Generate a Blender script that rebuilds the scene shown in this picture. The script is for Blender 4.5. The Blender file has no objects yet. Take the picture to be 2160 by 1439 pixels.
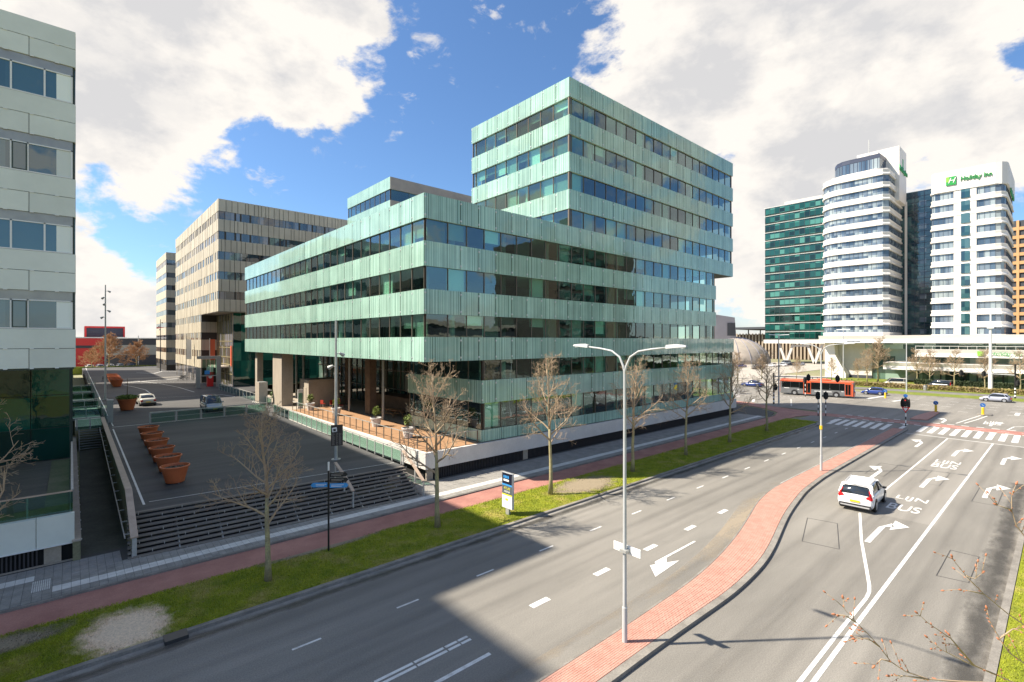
import bpy, bmesh, math, random
from mathutils import Vector, Matrix, Euler
R = math.radians
rnd = random.Random(7)
scene = bpy.context.scene
C = scene.collection
ORD = ('first second third fourth fifth sixth seventh eighth ninth tenth eleventh twelfth thirteenth fourteenth fifteenth sixteenth seventeenth eighteenth nineteenth twentieth').split()

# ------------------------------------------------------------------ camera, sky, sun, exposure
# world axes: X runs along the street, Y away from the street into the square, Z up (metres)
cam_d = bpy.data.cameras.new('camera'); cam = bpy.data.objects.new('camera', cam_d); C.objects.link(cam)
cam.location = (0, 0, 10.5); cam.rotation_euler = (R(90), 0, R(48.26 - 90))
cam_d.sensor_width = 36; cam_d.lens = 36 * 1042 / 2160; cam_d.clip_start = 0.1; cam_d.clip_end = 6000
scene.camera = cam
SUN_EL = 47.5; SUN_DIR = Vector((-0.785, 0.62, 0)).normalized()      # towards the sun, on plan
sun_d = bpy.data.lights.new('sun', 'SUN'); sun_d.energy = 5.0; sun_d.angle = R(0.9); sun_d.color = (1.0, 0.91, 0.77)
sun = bpy.data.objects.new('sun', sun_d); C.objects.link(sun)
to_sun = Vector((SUN_DIR.x * math.cos(R(SUN_EL)), SUN_DIR.y * math.cos(R(SUN_EL)), math.sin(R(SUN_EL))))
sun.rotation_euler = (-to_sun).to_track_quat('-Z', 'Y').to_euler(); sun.location = (0, 0, 80)
vs = scene.view_settings; vs.view_transform = 'Standard'; vs.look = 'None'; vs.exposure = 1.05; vs.gamma = 1; vs.use_curve_mapping = False

world = bpy.data.worlds.new('World'); scene.world = world; world.use_nodes = True
def build_world():
    nt = world.node_tree; N = nt.nodes; L = nt.links; N.clear()
    out = N.new('ShaderNodeOutputWorld'); bg = N.new('ShaderNodeBackground'); bg.inputs[1].default_value = 0.072
    sky = N.new('ShaderNodeTexSky'); sky.sky_type = 'NISHITA'; sky.sun_disc = False
    sky.sun_elevation = R(SUN_EL); sky.sun_rotation = math.atan2(SUN_DIR.x, SUN_DIR.y)
    sky.air_density = 1.0; sky.dust_density = 0.6; sky.ozone_density = 2.5
    tc = N.new('ShaderNodeTexCoord')
    def math_(op, a, b=None, c=None, clamp=False):
        n = N.new('ShaderNodeMath'); n.operation = op; n.use_clamp = clamp
        for i, x in enumerate((a, b, c)):
            if x is None: continue
            if isinstance(x, (int, float)): n.inputs[i].default_value = x
            else: L.new(x, n.inputs[i])
        return n.outputs[0]
    def maprange(x, a, b, c, d, smooth=True):
        n = N.new('ShaderNodeMapRange'); n.interpolation_type = 'SMOOTHSTEP' if smooth else 'LINEAR'
        L.new(x, n.inputs[0])
        for i, v in enumerate((a, b, c, d)): n.inputs[i + 1].default_value = v
        return n.outputs[0]
    sep = N.new('ShaderNodeSeparateXYZ'); L.new(tc.outputs['Generated'], sep.inputs[0])
    comb = N.new('ShaderNodeCombineXYZ')
    L.new(sep.outputs[0], comb.inputs[0]); L.new(sep.outputs[1], comb.inputs[1]); L.new(math_('MULTIPLY', sep.outputs[2], 1.7), comb.inputs[2])
    def noise(scale, detail, rough, off=(0, 0, 0), dist=0.0):
        mp = N.new('ShaderNodeMapping'); mp.inputs['Location'].default_value = off; L.new(comb.outputs[0], mp.inputs[0])
        n = N.new('ShaderNodeTexNoise'); n.inputs['Scale'].default_value = scale; n.inputs['Detail'].default_value = detail
        n.inputs['Roughness'].default_value = rough; n.inputs['Distortion'].default_value = dist
        L.new(mp.outputs[0], n.inputs['Vector']); return n.outputs[0]
    # where the cumulus banks and the blue gaps stand in the sky: azimuth, elevation, radius, weight
    banks = CLOUD_BANKS
    bias = None
    for az, el, rad, w in banks:
        d = (math.cos(R(el)) * math.cos(R(az)), math.cos(R(el)) * math.sin(R(az)), math.sin(R(el)))
        dp = N.new('ShaderNodeVectorMath'); dp.operation = 'DOT_PRODUCT'; dp.inputs[1].default_value = d
        L.new(tc.outputs['Generated'], dp.inputs[0])
        b = maprange(dp.outputs['Value'], math.cos(R(rad)), math.cos(R(rad * 0.25)), 0.0, w)
        bias = b if bias is None else math_('ADD', bias, b)
    n1 = noise(4.2, 13, 0.60, (3.1, 1.7, 0), 0.15); n2 = noise(6.5, 8, 0.58, (8.3, 4.4, 0)); n3 = noise(2.4, 6, 0.55, (1.3, 9.4, 0)); n4 = noise(13.0, 10, 0.6, (2.2, 6.1, 0), 0.3)
    dens = math_('ADD', math_('MULTIPLY_ADD', n1, 1.75, -0.375), math_('MULTIPLY', bias, 0.95))
    mask = math_('MAXIMUM', maprange(dens, 0.54, 0.68, 0, 1), math_('MULTIPLY', maprange(n4, 0.60, 0.74, 0, 0.75), maprange(n3, 0.40, 0.60, 0.0, 1.0)))
    hz = maprange(sep.outputs[2], -0.02, 0.13, 0.7, 0.0)
    mask = math_('MAXIMUM', mask, hz)
    shade = math_('ADD', maprange(dens, 0.70, 1.10, 0.0, 0.65), math_('MULTIPLY', maprange(n2, 0.40, 0.66, -0.35, 1), 0.65))
    ramp = N.new('ShaderNodeMix'); ramp.data_type = 'RGBA'; ramp.clamp_factor = True
    L.new(shade, ramp.inputs['Factor']); ramp.inputs['A'].default_value = (7.0, 6.65, 6.2, 1); ramp.inputs['B'].default_value = (4.9, 4.85, 4.9, 1)
    sc = N.new('ShaderNodeMix'); sc.data_type = 'RGBA'; sc.blend_type = 'MULTIPLY'; sc.inputs['Factor'].default_value = 1
    L.new(sky.outputs[0], sc.inputs['A']); sc.inputs['B'].default_value = (0.84, 1.06, 1.26, 1)
    mx = N.new('ShaderNodeMix'); mx.data_type = 'RGBA'
    L.new(mask, mx.inputs['Factor']); L.new(sc.outputs['Result'], mx.inputs['A']); L.new(ramp.outputs['Result'], mx.inputs['B'])
    L.new(mx.outputs['Result'], bg.inputs[0]); L.new(bg.outputs[0], out.inputs[0])
CLOUD_BANKS = [(82, 27, 20, .28), (92, 20, 18, .25), (68, 30, 11, .2), (88, 6, 12, .25), (16, 24, 26, .28), (32, 29, 10, .22), (20, 8, 14, .22), (15, 27, 13, .2),
               (52, 30, 10, -.3), (50, 20, 12, -.25), (74, 13.5, 11, -.3), (60, 20, 9, -.25), (45, 33, 6, -.2), (84, 13.5, 8, -.3), (60, 8, 10, -.12)]
build_world()

# ------------------------------------------------------------------ materials
MATS = {}
def nodes_of(name):
    m = bpy.data.materials.new(name); m.use_nodes = True
    nt = m.node_tree; b = nt.nodes['Principled BSDF']
    MATS[name] = m
    return m, nt, nt.nodes, nt.links, b
def col4(c): return (c[0], c[1], c[2], 1)
def mixrgb(N, L, fac, a, b, blend='MIX'):
    n = N.new('ShaderNodeMix'); n.data_type = 'RGBA'; n.blend_type = blend
    for k, x in (('Factor', fac), ('A', a), ('B', b)):
        if isinstance(x, (int, float)): n.inputs[k].default_value = x
        elif isinstance(x, tuple): n.inputs[k].default_value = col4(x)
        else: L.new(x, n.inputs[k])
    return n.outputs['Result']
def mapr(N, L, x, a, b, c=0, d=1):
    n = N.new('ShaderNodeMapRange'); L.new(x, n.inputs[0])
    for i, v in enumerate((a, b, c, d)): n.inputs[i + 1].default_value = v
    return n.outputs[0]
def noise_tex(N, L, vec, scale, detail=4, rough=.55, stretch=None, dim=None):
    if stretch:
        mp = N.new('ShaderNodeMapping'); mp.inputs['Scale'].default_value = stretch; L.new(vec, mp.inputs[0]); vec = mp.outputs[0]
    n = N.new('ShaderNodeTexNoise'); n.inputs['Scale'].default_value = scale; n.inputs['Detail'].default_value = detail
    n.inputs['Roughness'].default_value = rough; L.new(vec, n.inputs['Vector']); return n.outputs[0]
def mat(name, c, rough=.6, c2=None, scale=1.0, stretch=None, fine=None, fine_amt=.25, bump=0, bscale=40, metal=0, spec=.5, rand=0, coat=0, lo=.35, hi=.65):
    """plain surface: c..c2 mottled at one scale, a fine grain, a bump and a per-object tint"""
    m, nt, N, L, b = nodes_of(name)
    geo = N.new('ShaderNodeNewGeometry'); P = geo.outputs['Position']
    colr = tuple(c)
    if c2: colr = mixrgb(N, L, mapr(N, L, noise_tex(N, L, P, scale, 5, .6, stretch), lo, hi), tuple(c), tuple(c2))
    if fine:
        f = mapr(N, L, noise_tex(N, L, P, fine, 3, .7), .25, .75, 1 - fine_amt, 1 + fine_amt)
        cc = N.new('ShaderNodeCombineColor')
        for i in range(3): L.new(f, cc.inputs[i])
        colr = mixrgb(N, L, 1.0, colr, cc.outputs[0], 'MULTIPLY')
    if rand:
        oi = N.new('ShaderNodeObjectInfo'); f = mapr(N, L, oi.outputs['Random'], 0, 1, 1 - rand, 1 + rand)
        cc = N.new('ShaderNodeCombineColor')
        for i in range(3): L.new(f, cc.inputs[i])
        colr = mixrgb(N, L, 1.0, colr, cc.outputs[0], 'MULTIPLY')
    if isinstance(colr, tuple): b.inputs['Base Color'].default_value = col4(colr)
    else: L.new(colr, b.inputs['Base Color'])
    b.inputs['Roughness'].default_value = rough; b.inputs['Metallic'].default_value = metal; b.inputs['Specular IOR Level'].default_value = spec
    b.inputs['Coat Weight'].default_value = coat
    if bump:
        bp = N.new('ShaderNodeBump'); bp.inputs['Strength'].default_value = bump; bp.inputs['Distance'].default_value = .02
        L.new(noise_tex(N, L, P, bscale, 4, .6), bp.inputs['Height']); L.new(bp.outputs[0], b.inputs['Normal'])
    return m
def emit(name, c, s):
    m, nt, N, L, b = nodes_of(name); b.inputs['Base Color'].default_value = col4(c); b.inputs['Emission Color'].default_value = col4(c); b.inputs['Emission Strength'].default_value = s
    return m
def clear_glass(name, tint, refl=.10, wav=.02, wscale=.8, power=4, vary=False):
    """thin tinted pane: see-through, reflecting more at grazing angles, slightly wavy"""
    m, nt, N, L, b = nodes_of(name); N.remove(b); out = N['Material Output']
    lw = N.new('ShaderNodeLayerWeight'); lw.inputs[0].default_value = .5
    pw = N.new('ShaderNodeMath'); pw.operation = 'POWER'; L.new(lw.outputs['Facing'], pw.inputs[0]); pw.inputs[1].default_value = power
    fac = mapr(N, L, pw.outputs[0], 0, 1, refl, .95)
    tr = N.new('ShaderNodeBsdfTransparent'); tr.inputs[0].default_value = col4(tint)
    if vary:
        oi = N.new('ShaderNodeObjectInfo'); L.new(mixrgb(N, L, mapr(N, L, oi.outputs['Random'], 0, 1), tuple(x * .55 for x in tint), tuple(min(1, x * 1.25) for x in tint)), tr.inputs[0])
    gl = N.new('ShaderNodeBsdfGlossy'); gl.inputs['Roughness'].default_value = .01; gl.inputs[0].default_value = (.80, .92, 1.0, 1)
    if wav:
        geo = N.new('ShaderNodeNewGeometry'); bp = N.new('ShaderNodeBump'); bp.inputs['Strength'].default_value = wav; bp.inputs['Distance'].default_value = .5
        L.new(noise_tex(N, L, geo.outputs['Position'], wscale, 2, .5), bp.inputs['Height']); L.new(bp.outputs[0], gl.inputs['Normal'])
    mx = N.new('ShaderNodeMixShader'); L.new(fac, mx.inputs[0]); L.new(tr.outputs[0], mx.inputs[1]); L.new(gl.outputs[0], mx.inputs[2]); L.new(mx.outputs[0], out.inputs[0])
    return m
def dark_glass(name, cols, cell=1.0, axis='Y', rough=.02, wav=.015, refl=1.0, hcell=0, objrand=False):
    """office glazing seen from outside: each pane shows its own blind, curtain or dark room behind a glossy surface"""
    m, nt, N, L, b = nodes_of(name)
    geo = N.new('ShaderNodeNewGeometry'); sep = N.new('ShaderNodeSeparateXYZ'); L.new(geo.outputs['Position'], sep.inputs[0])
    def fl(x, s):
        d = N.new('ShaderNodeMath'); d.operation = 'DIVIDE'; L.new(x, d.inputs[0]); d.inputs[1].default_value = s
        f = N.new('ShaderNodeMath'); f.operation = 'FLOOR'; L.new(d.outputs[0], f.inputs[0]); return f.outputs[0]
    comb = N.new('ShaderNodeCombineXYZ')
    if axis == 'XY':
        sm_ = N.new('ShaderNodeMath'); sm_.operation = 'ADD'; L.new(sep.outputs['X'], sm_.inputs[0]); L.new(sep.outputs['Y'], sm_.inputs[1]); ax_ = sm_.outputs[0]
    else: ax_ = sep.outputs[axis]
    L.new(fl(ax_, cell), comb.inputs[0])
    if hcell: L.new(fl(sep.outputs['Z'], hcell), comb.inputs[1])
    if objrand:
        oi = N.new('ShaderNodeObjectInfo'); mu = N.new('ShaderNodeMath'); mu.operation = 'MULTIPLY'; L.new(oi.outputs['Random'], mu.inputs[0]); mu.inputs[1].default_value = 97.3
        L.new(mu.outputs[0], comb.inputs[2])
    wn = N.new('ShaderNodeTexWhiteNoise'); wn.noise_dimensions = '3D'; L.new(comb.outputs[0], wn.inputs['Vector'])
    ramp = N.new('ShaderNodeValToRGB'); ramp.color_ramp.interpolation = 'CONSTANT'
    e = ramp.color_ramp.elements; n = len(cols)
    for i, cc in enumerate(cols):
        el = e[i] if i < 2 else e.new(i / n)
        el.position = i / n; el.color = col4(cc)
    L.new(wn.outputs['Value'], ramp.inputs[0]); L.new(ramp.outputs[0], b.inputs['Base Color'])
    b.inputs['Roughness'].default_value = rough; b.inputs['Specular IOR Level'].default_value = .8 * refl; b.inputs['IOR'].default_value = 1.7
    if wav:
        bp = N.new('ShaderNodeBump'); bp.inputs['Strength'].default_value = wav; bp.inputs['Distance'].default_value = .5
        L.new(noise_tex(N, L, geo.outputs['Position'], .9, 2, .5), bp.inputs['Height']); L.new(bp.outputs[0], b.inputs['Normal'])
    return m
def striped_glass(name, light, dark, pale):
    """printed glass sheet: irregular upright bars, different on every sheet"""
    m, nt, N, L, b = nodes_of(name)
    tc = N.new('ShaderNodeTexCoord'); sep = N.new('ShaderNodeSeparateXYZ'); L.new(tc.outputs['Object'], sep.inputs[0])
    oi = N.new('ShaderNodeObjectInfo')
    mu = N.new('ShaderNodeMath'); mu.operation = 'MULTIPLY_ADD'; L.new(oi.outputs['Random'], mu.inputs[0]); mu.inputs[1].default_value = 310.0; ad_ = N.new('ShaderNodeMath'); ad_.operation = 'ADD'; L.new(sep.outputs[0], ad_.inputs[0]); L.new(sep.outputs[1], ad_.inputs[1]); L.new(ad_.outputs[0], mu.inputs[2])
    def band(scale, lo, hi):
        n = N.new('ShaderNodeTexNoise'); n.noise_dimensions = '1D'; n.inputs['Scale'].default_value = scale; n.inputs['Detail'].default_value = 2; n.inputs['Roughness'].default_value = .7
        L.new(mu.outputs[0], n.inputs['W']); return mapr(N, L, n.outputs[0], lo, hi)
    c1 = mixrgb(N, L, band(11.0, .50, .59), light, dark)
    c2 = mixrgb(N, L, band(26.0, .52, .64), c1, pale)
    geo = N.new('ShaderNodeNewGeometry')
    soft0 = mapr(N, L, noise_tex(N, L, geo.outputs['Position'], .5, 3), .3, .7, .88, 1.1)
    sm1 = N.new('ShaderNodeMath'); sm1.operation = 'MULTIPLY'; L.new(soft0, sm1.inputs[0]); L.new(mapr(N, L, oi.outputs['Random'], 0, 1, .86, 1.1), sm1.inputs[1])
    drip = mapr(N, L, noise_tex(N, L, geo.outputs['Position'], 2.2, 4, .6, (1, 1, .12)), .52, .75, 1.0, .88)
    sm2 = N.new('ShaderNodeMath'); sm2.operation = 'MULTIPLY'; L.new(sm1.outputs[0], sm2.inputs[0]); L.new(drip, sm2.inputs[1]); soft = sm2.outputs[0]
    cc = N.new('ShaderNodeCombineColor')
    for i in range(3): L.new(soft, cc.inputs[i])
    L.new(mixrgb(N, L, 1.0, c2, cc.outputs[0], 'MULTIPLY'), b.inputs['Base Color'])
    b.inputs['Roughness'].default_value = .06; b.inputs['Specular IOR Level'].default_value = .6; b.inputs['IOR'].default_value = 1.5
    bp = N.new('ShaderNodeBump'); bp.inputs['Strength'].default_value = .02; bp.inputs['Distance'].default_value = .5
    L.new(noise_tex(N, L, geo.outputs['Position'], 1.1, 2, .5), bp.inputs['Height']); L.new(bp.outputs[0], b.inputs['Normal'])
    return m

# ------------------------------------------------------------------ mesh helpers
class MB:
    def __init__(s): s.v = []; s.f = []; s.mi = []; s.m = 0
    def add(s, vs, fs):
        o = len(s.v); s.v += [tuple(p) for p in vs]
        for f in fs: s.f.append([i + o for i in f]); s.mi.append(s.m)
        return s
    def box(s, x0, x1, y0, y1, z0, z1):
        return s.add([(x0,y0,z0),(x1,y0,z0),(x1,y1,z0),(x0,y1,z0),(x0,y0,z1),(x1,y0,z1),(x1,y1,z1),(x0,y1,z1)],
                     [(0,3,2,1),(4,5,6,7),(0,1,5,4),(1,2,6,5),(2,3,7,6),(3,0,4,7)])
    def topbox(s, x0, x1, y0, y1, z0, z1):
        return s.add([(x0,y0,z0),(x1,y0,z0),(x1,y1,z0),(x0,y1,z0),(x0,y0,z1),(x1,y0,z1),(x1,y1,z1),(x0,y1,z1)],
                     [(4,5,6,7),(0,1,5,4),(1,2,6,5),(2,3,7,6),(3,0,4,7)])
    def quad(s, a, b, c, d): return s.add([a, b, c, d], [(0, 1, 2, 3)])
    def prism(s, poly, z0, z1):
        n = len(poly); a = sum(poly[i][0]*poly[(i+1)%n][1]-poly[(i+1)%n][0]*poly[i][1] for i in range(n))
        if a < 0: poly = poly[::-1]
        vs = [(x, y, z0) for x, y in poly] + [(x, y, z1) for x, y in poly]
        return s.add(vs, [tuple(range(n))[::-1], tuple(range(n, 2*n))] + [(i, (i+1)%n, n+(i+1)%n, n+i) for i in range(n)])
    def hexa(s, lo, hi):           # two matching quads, bottom and top (general eight-corner block)
        return s.add(list(lo) + list(hi), [(3,2,1,0),(4,5,6,7),(0,1,5,4),(1,2,6,5),(2,3,7,6),(3,0,4,7)])
    def bar(s, a, b, w, h=None):   # square bar from a to b
        h = h or w; a = Vector(a); b = Vector(b); d = (b - a).normalized()
        up = Vector((0, 0, 1)) if abs(d.z) < .95 else Vector((1, 0, 0))
        x = d.cross(up).normalized() * (w / 2); y = x.normalized().cross(d).normalized() * (h / 2)
        return s.hexa([a-x-y, a+x-y, a+x+y, a-x+y], [b-x-y, b+x-y, b+x+y, b-x+y])
    def tube(s, pts, rad, n=8, cap=True):
        pts = [Vector(p) for p in pts]; k = len(pts)
        if not isinstance(rad, (list, tuple)): rad = [rad] * k
        o = len(s.v); d0 = (pts[1] - pts[0]).normalized(); ref = Vector((0,0,1)) if abs(d0.z) < .9 else Vector((1,0,0))
        for i, p in enumerate(pts):
            d = (pts[min(i+1,k-1)] - pts[max(i-1,0)]).normalized()
            x = d.cross(ref)
            x = x.normalized() if x.length > 1e-4 else Vector((0,1,0))
            y = x.cross(d)
            for j in range(n):
                t = 2*math.pi*j/n; s.v.append(tuple(p + (x*math.cos(t) + y*math.sin(t))*rad[i]))
        for i in range(k-1):
            for j in range(n):
                a = o+i*n+j; b = o+i*n+(j+1)%n; s.f.append([a, a+n, b+n, b]); s.mi.append(s.m)
        if cap and n > 2:
            s.f.append([o+j for j in range(n)]); s.mi.append(s.m); s.f.append([o+(k-1)*n+j for j in range(n)][::-1]); s.mi.append(s.m)
        return s
    def lathe(s, prof, n=20, cx=0, cy=0, cap=True):
        o = len(s.v); k = len(prof)
        for r, z in prof:
            for j in range(n):
                t = 2*math.pi*j/n; s.v.append((cx + r*math.cos(t), cy + r*math.sin(t), z))
        for i in range(k-1):
            for j in range(n):
                a = o+i*n+j; b = o+i*n+(j+1)%n; s.f.append([a, b, b+n, a+n]); s.mi.append(s.m)
        if cap:
            s.f.append([o+j for j in range(n)][::-1]); s.mi.append(s.m); s.f.append([o+(k-1)*n+j for j in range(n)]); s.mi.append(s.m)
        return s
    def mesh(s, name, mats, smooth=False):
        me = bpy.data.meshes.new(name); me.from_pydata(s.v, [], s.f)
        for m in (mats if isinstance(mats, (list, tuple)) else [mats]): me.materials.append(MATS[m] if isinstance(m, str) else m)
        if len(me.materials) > 1: me.polygons.foreach_set('material_index', s.mi)
        if smooth: me.polygons.foreach_set('use_smooth', [True]*len(me.polygons))
        me.update(); return me
    def build(s, name, mats, parent=None, smooth=False, **k):
        return obj(name, s.mesh(name, mats, smooth), parent, **k)
def obj(name, me, parent=None, loc=None, rz=0, rot=None, kind=None):
    o = bpy.data.objects.new(name, me); C.objects.link(o)
    if parent: o.parent = parent
    if loc: o.location = loc
    if rot: o.rotation_euler = rot
    elif rz: o.rotation_euler = (0, 0, rz)
    if kind: o['kind'] = kind
    return o
def tag(o, label, cat, group=None):
    o['label'] = label; o['category'] = cat
    if group: o['group'] = group
    return o
def thing(name, label, cat, loc=(0,0,0), rz=0, group=None):
    o = bpy.data.objects.new(name, None); C.objects.link(o); o.location = loc; o.rotation_euler = (0,0,rz); o.empty_display_size = .2
    return tag(o, label, cat, group)
def struct(name, mb, mats, **k):
    o = mb.build(name, mats, **k); o['kind'] = 'structure'; return o
def copy_tree(root, loc, rz=0, label=None, group=None, scale=None):
    kids = {}
    for o in C.objects:
        if o.parent: kids.setdefault(o.parent.name, []).append(o)
    def cp(o, par):
        c = o.copy(); C.objects.link(c); c.parent = par
        for ch in kids.get(o.name, []): cp(ch, c)
        return c
    r = cp(root, None); r.location = loc; r.rotation_euler = (0, 0, rz)
    if scale: r.scale = (scale,)*3
    if label: r['label'] = label
    if group: r['group'] = group
    return r
def text_mesh(body, size, align='CENTER', ext=.004, sx=1, sy=1, shear=0, bold=0):
    """lettering as a flat raised mesh in local XY, centred on the origin"""
    cu = bpy.data.curves.new('lettering', 'FONT'); cu.body = body; cu.size = size; cu.align_x = align; cu.align_y = 'CENTER'; cu.extrude = ext; cu.shear = shear; cu.offset = bold
    o = bpy.data.objects.new('lettering', cu); C.objects.link(o)
    dg = bpy.context.evaluated_depsgraph_get(); me = bpy.data.meshes.new_from_object(o.evaluated_get(dg))
    bpy.data.objects.remove(o)
    for v in me.vertices: v.co.x *= sx; v.co.y *= sy
    return me
def setmat(me, m):
    me.materials.clear(); me.materials.append(MATS[m]); return me

# ------------------------------------------------------------------ surfaces
def asphalt(name, base, rng, worn):
    m, nt, N, L, b = nodes_of(name)
    P = N.new('ShaderNodeNewGeometry').outputs['Position']
    big = mapr(N, L, noise_tex(N, L, P, .16, 5, .6, (.35, 1, 1)), .3, .7)
    c = mixrgb(N, L, big, base, worn)
    streak = mapr(N, L, noise_tex(N, L, P, .8, 5, .62, (.07, 1, 1)), .45, .72, 0, .55)
    c = mixrgb(N, L, streak, c, tuple(x * .8 for x in base))
    stain = mapr(N, L, noise_tex(N, L, P, .9, 6, .7), .62, .75, 0, .35)
    c = mixrgb(N, L, stain, c, tuple(x * .6 for x in base))
    f = mapr(N, L, noise_tex(N, L, P, 22, 3, .8), .25, .75, 1 - rng, 1 + rng)
    cc = N.new('ShaderNodeCombineColor')
    for i in range(3): L.new(f, cc.inputs[i])
    L.new(mixrgb(N, L, 1.0, c, cc.outputs[0], 'MULTIPLY'), b.inputs['Base Color'])
    b.inputs['Roughness'].default_value = .75; b.inputs['Specular IOR Level'].default_value = .35
    bp = N.new('ShaderNodeBump'); bp.inputs['Strength'].default_value = .35; bp.inputs['Distance'].default_value = .01
    L.new(noise_tex(N, L, P, 55, 3, .7), bp.inputs['Height']); L.new(bp.outputs[0], b.inputs['Normal'])
asphalt('asphalt', (.168, .158, .14), .34, (.27, .252, .222))
asphalt('bus_lane_asphalt', (.23, .215, .19), .3, (.29, .27, .24))
asphalt('square_asphalt', (.048, .046, .046), .3, (.115, .11, .106))
asphalt('footway_asphalt', (.16, .15, .14), .25, (.2, .19, .18))
mat('cycle_red', (.30, .13, .105), .8, (.40, .19, .15), .7, fine=20, fine_amt=.2, bump=.2)
mat('island_brick', (.44, .215, .165), .85, (.51, .275, .215), 2.5, fine=30, fine_amt=.15, bump=.3, bscale=60)
mat('island_joint', (.24, .125, .10), .9)
mat('kerb_stone', (.17, .155, .135), .85, (.26, .24, .21), 1.2, fine=18, fine_amt=.25, bump=.3)
mat('gutter_stone', (.31, .29, .26), .85, (.19, .18, .16), 1.0, fine=16, fine_amt=.2)
mat('tile_grey', (.215, .205, .185), .85, (.29, .275, .25), 1.3, fine=16, fine_amt=.2, rand=.12, bump=.2)
mat('tile_white', (.55, .53, .49), .8, (.64, .62, .58), 1.5, fine=16, fine_amt=.12, rand=.06)
mat('tile_joint', (.085, .08, .07), .95)
mat('road_paint', (.70, .69, .66), .6, (.50, .48, .45), 3.0, fine=25, fine_amt=.12, lo=.5, hi=.72)
mat('loop_seal', (.035, .035, .035), .5)
mat('far_ground', (.19, .20, .09), .95, (.24, .22, .13), .02, fine=2)
mat('sand', (.86, .66, .46), .95, (.66, .50, .34), 2.5, fine=12, fine_amt=.25, bump=.6, bscale=12)
mat('light_paving', (.42, .38, .32), .85, (.34, .31, .27), .3, fine=6)
def lawn(name, patches, a=(.25, .265, .025), b_=(.16, .19, .02), dry=(.35, .28, .095), soil=(.27, .22, .15)):
    m, nt, N, L, b = nodes_of(name)
    P = N.new('ShaderNodeNewGeometry').outputs['Position']
    c = mixrgb(N, L, mapr(N, L, noise_tex(N, L, P, 1.3, 5, .6), .35, .65), a, b_)
    c = mixrgb(N, L, mapr(N, L, noise_tex(N, L, P, .6, 6, .68), .50, .68, 0, .85), c, dry)
    n = noise_tex(N, L, P, 1.6, 6, .65)
    for k_, (px, py, rx, ry) in enumerate(patches):      # worn places where the turf is gone
        mp = N.new('ShaderNodeMapping'); mp.inputs['Location'].default_value = (-px / rx, -py / ry, 0); mp.inputs['Scale'].default_value = (1 / rx, 1 / ry, 0); L.new(P, mp.inputs[0])
        ln = N.new('ShaderNodeVectorMath'); ln.operation = 'LENGTH'; L.new(mp.outputs[0], ln.inputs[0])
        ad = N.new('ShaderNodeMath'); ad.operation = 'MULTIPLY_ADD'; L.new(n, ad.inputs[0]); ad.inputs[1].default_value = 1.4; L.new(ln.outputs['Value'], ad.inputs[2])
        c = mixrgb(N, L, mapr(N, L, ad.outputs[0], 1.45, 1.85, 1, 0), c, (.74, .57, .40) if k_ == 0 else soil)
    f = mapr(N, L, noise_tex(N, L, P, 18, 3, .8), .2, .8, .6, 1.4)
    cc = N.new('ShaderNodeCombineColor')
    for i in range(3): L.new(f, cc.inputs[i])
    L.new(mixrgb(N, L, 1.0, c, cc.outputs[0], 'MULTIPLY'), b.inputs['Base Color'])
    b.inputs['Roughness'].default_value = .9; b.inputs['Specular IOR Level'].default_value = .2
    bp = N.new('ShaderNodeBump'); bp.inputs['Strength'].default_value = .7; bp.inputs['Distance'].default_value = .05
    L.new(noise_tex(N, L, P, 14, 4, .7), bp.inputs['Height']); L.new(bp.outputs[0], b.inputs['Normal'])
PATCH = [(1.5, 22.6, 1.35, 1.7), (27.8, 23.2, 3.0, 1.5), (9.5, 25.0, 3.0, .45), (-3.0, 24.2, 3.0, .8)]
lawn('turf', PATCH)
lawn('grass_blade', PATCH, a=(.36, .38, .03), b_=(.24, .29, .022), dry=(.44, .36, .11))
lawn('far_lawn', [], a=(.17, .20, .028), b_=(.13, .17, .025), dry=(.24, .22, .07))

# ------------------------------------------------------------------ ground, roads, pavements
m = MB(); m.quad((-900, -900, -.06), (2600, -900, -.06), (2600, 2600, -.06), (-900, 2600, -.06)); struct('ground', m, 'far_ground')
m = MB(); m.quad((-90, -6, 0), (84, -6, 0), (84, 24, 0), (-90, 24, 0)); struct('road', m, 'asphalt')
m = MB(); m.quad((84, -260, 0), (121, -260, 0), (121, 330, 0), (84, 330, 0)); struct('cross_road', m, 'asphalt')
m = MB(); m.quad((36.5, 4.93, .004), (70.5, 4.93, .004), (70.5, 8.45, .004), (36.5, 8.45, .004)); struct('bus_lane', m, 'bus_lane_asphalt')

def arc(cx, cy, r, a0, a1, n=10): return [(cx + r*math.cos(R(a0+(a1-a0)*i/n)), cy + r*math.sin(R(a0+(a1-a0)*i/n))) for i in range(n+1)]
# far-side verge with its kerb and gutter
m = MB(); m.prism([(-90, 21.15), (70.5, 21.15)] + arc(70.5, 22.9, 1.75, -90, 0, 6) + [(72.2, 24.9), (-90, 25.1)], -.05, .09); struct('verge', m, 'turf')
m = MB()
for i in range(-18, 70): m.box(i + .004, i + .996, 20.93, 21.14, -.05, .12)
struct('kerb', m, 'kerb_stone')
m = MB()
for i in range(-18, 70): m.box(i + .004, i + .996, 20.62, 20.925, -.05, .008)
struct('gutter', m, 'gutter_stone')
m = MB(); m.box(2.4, 3.1, 20.62, 21.16, .009, .135); tag(m.build('gully_grate', 'loop_seal'), 'rusty iron gully grate set in the kerb by the sandy patch', 'drain')
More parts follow.
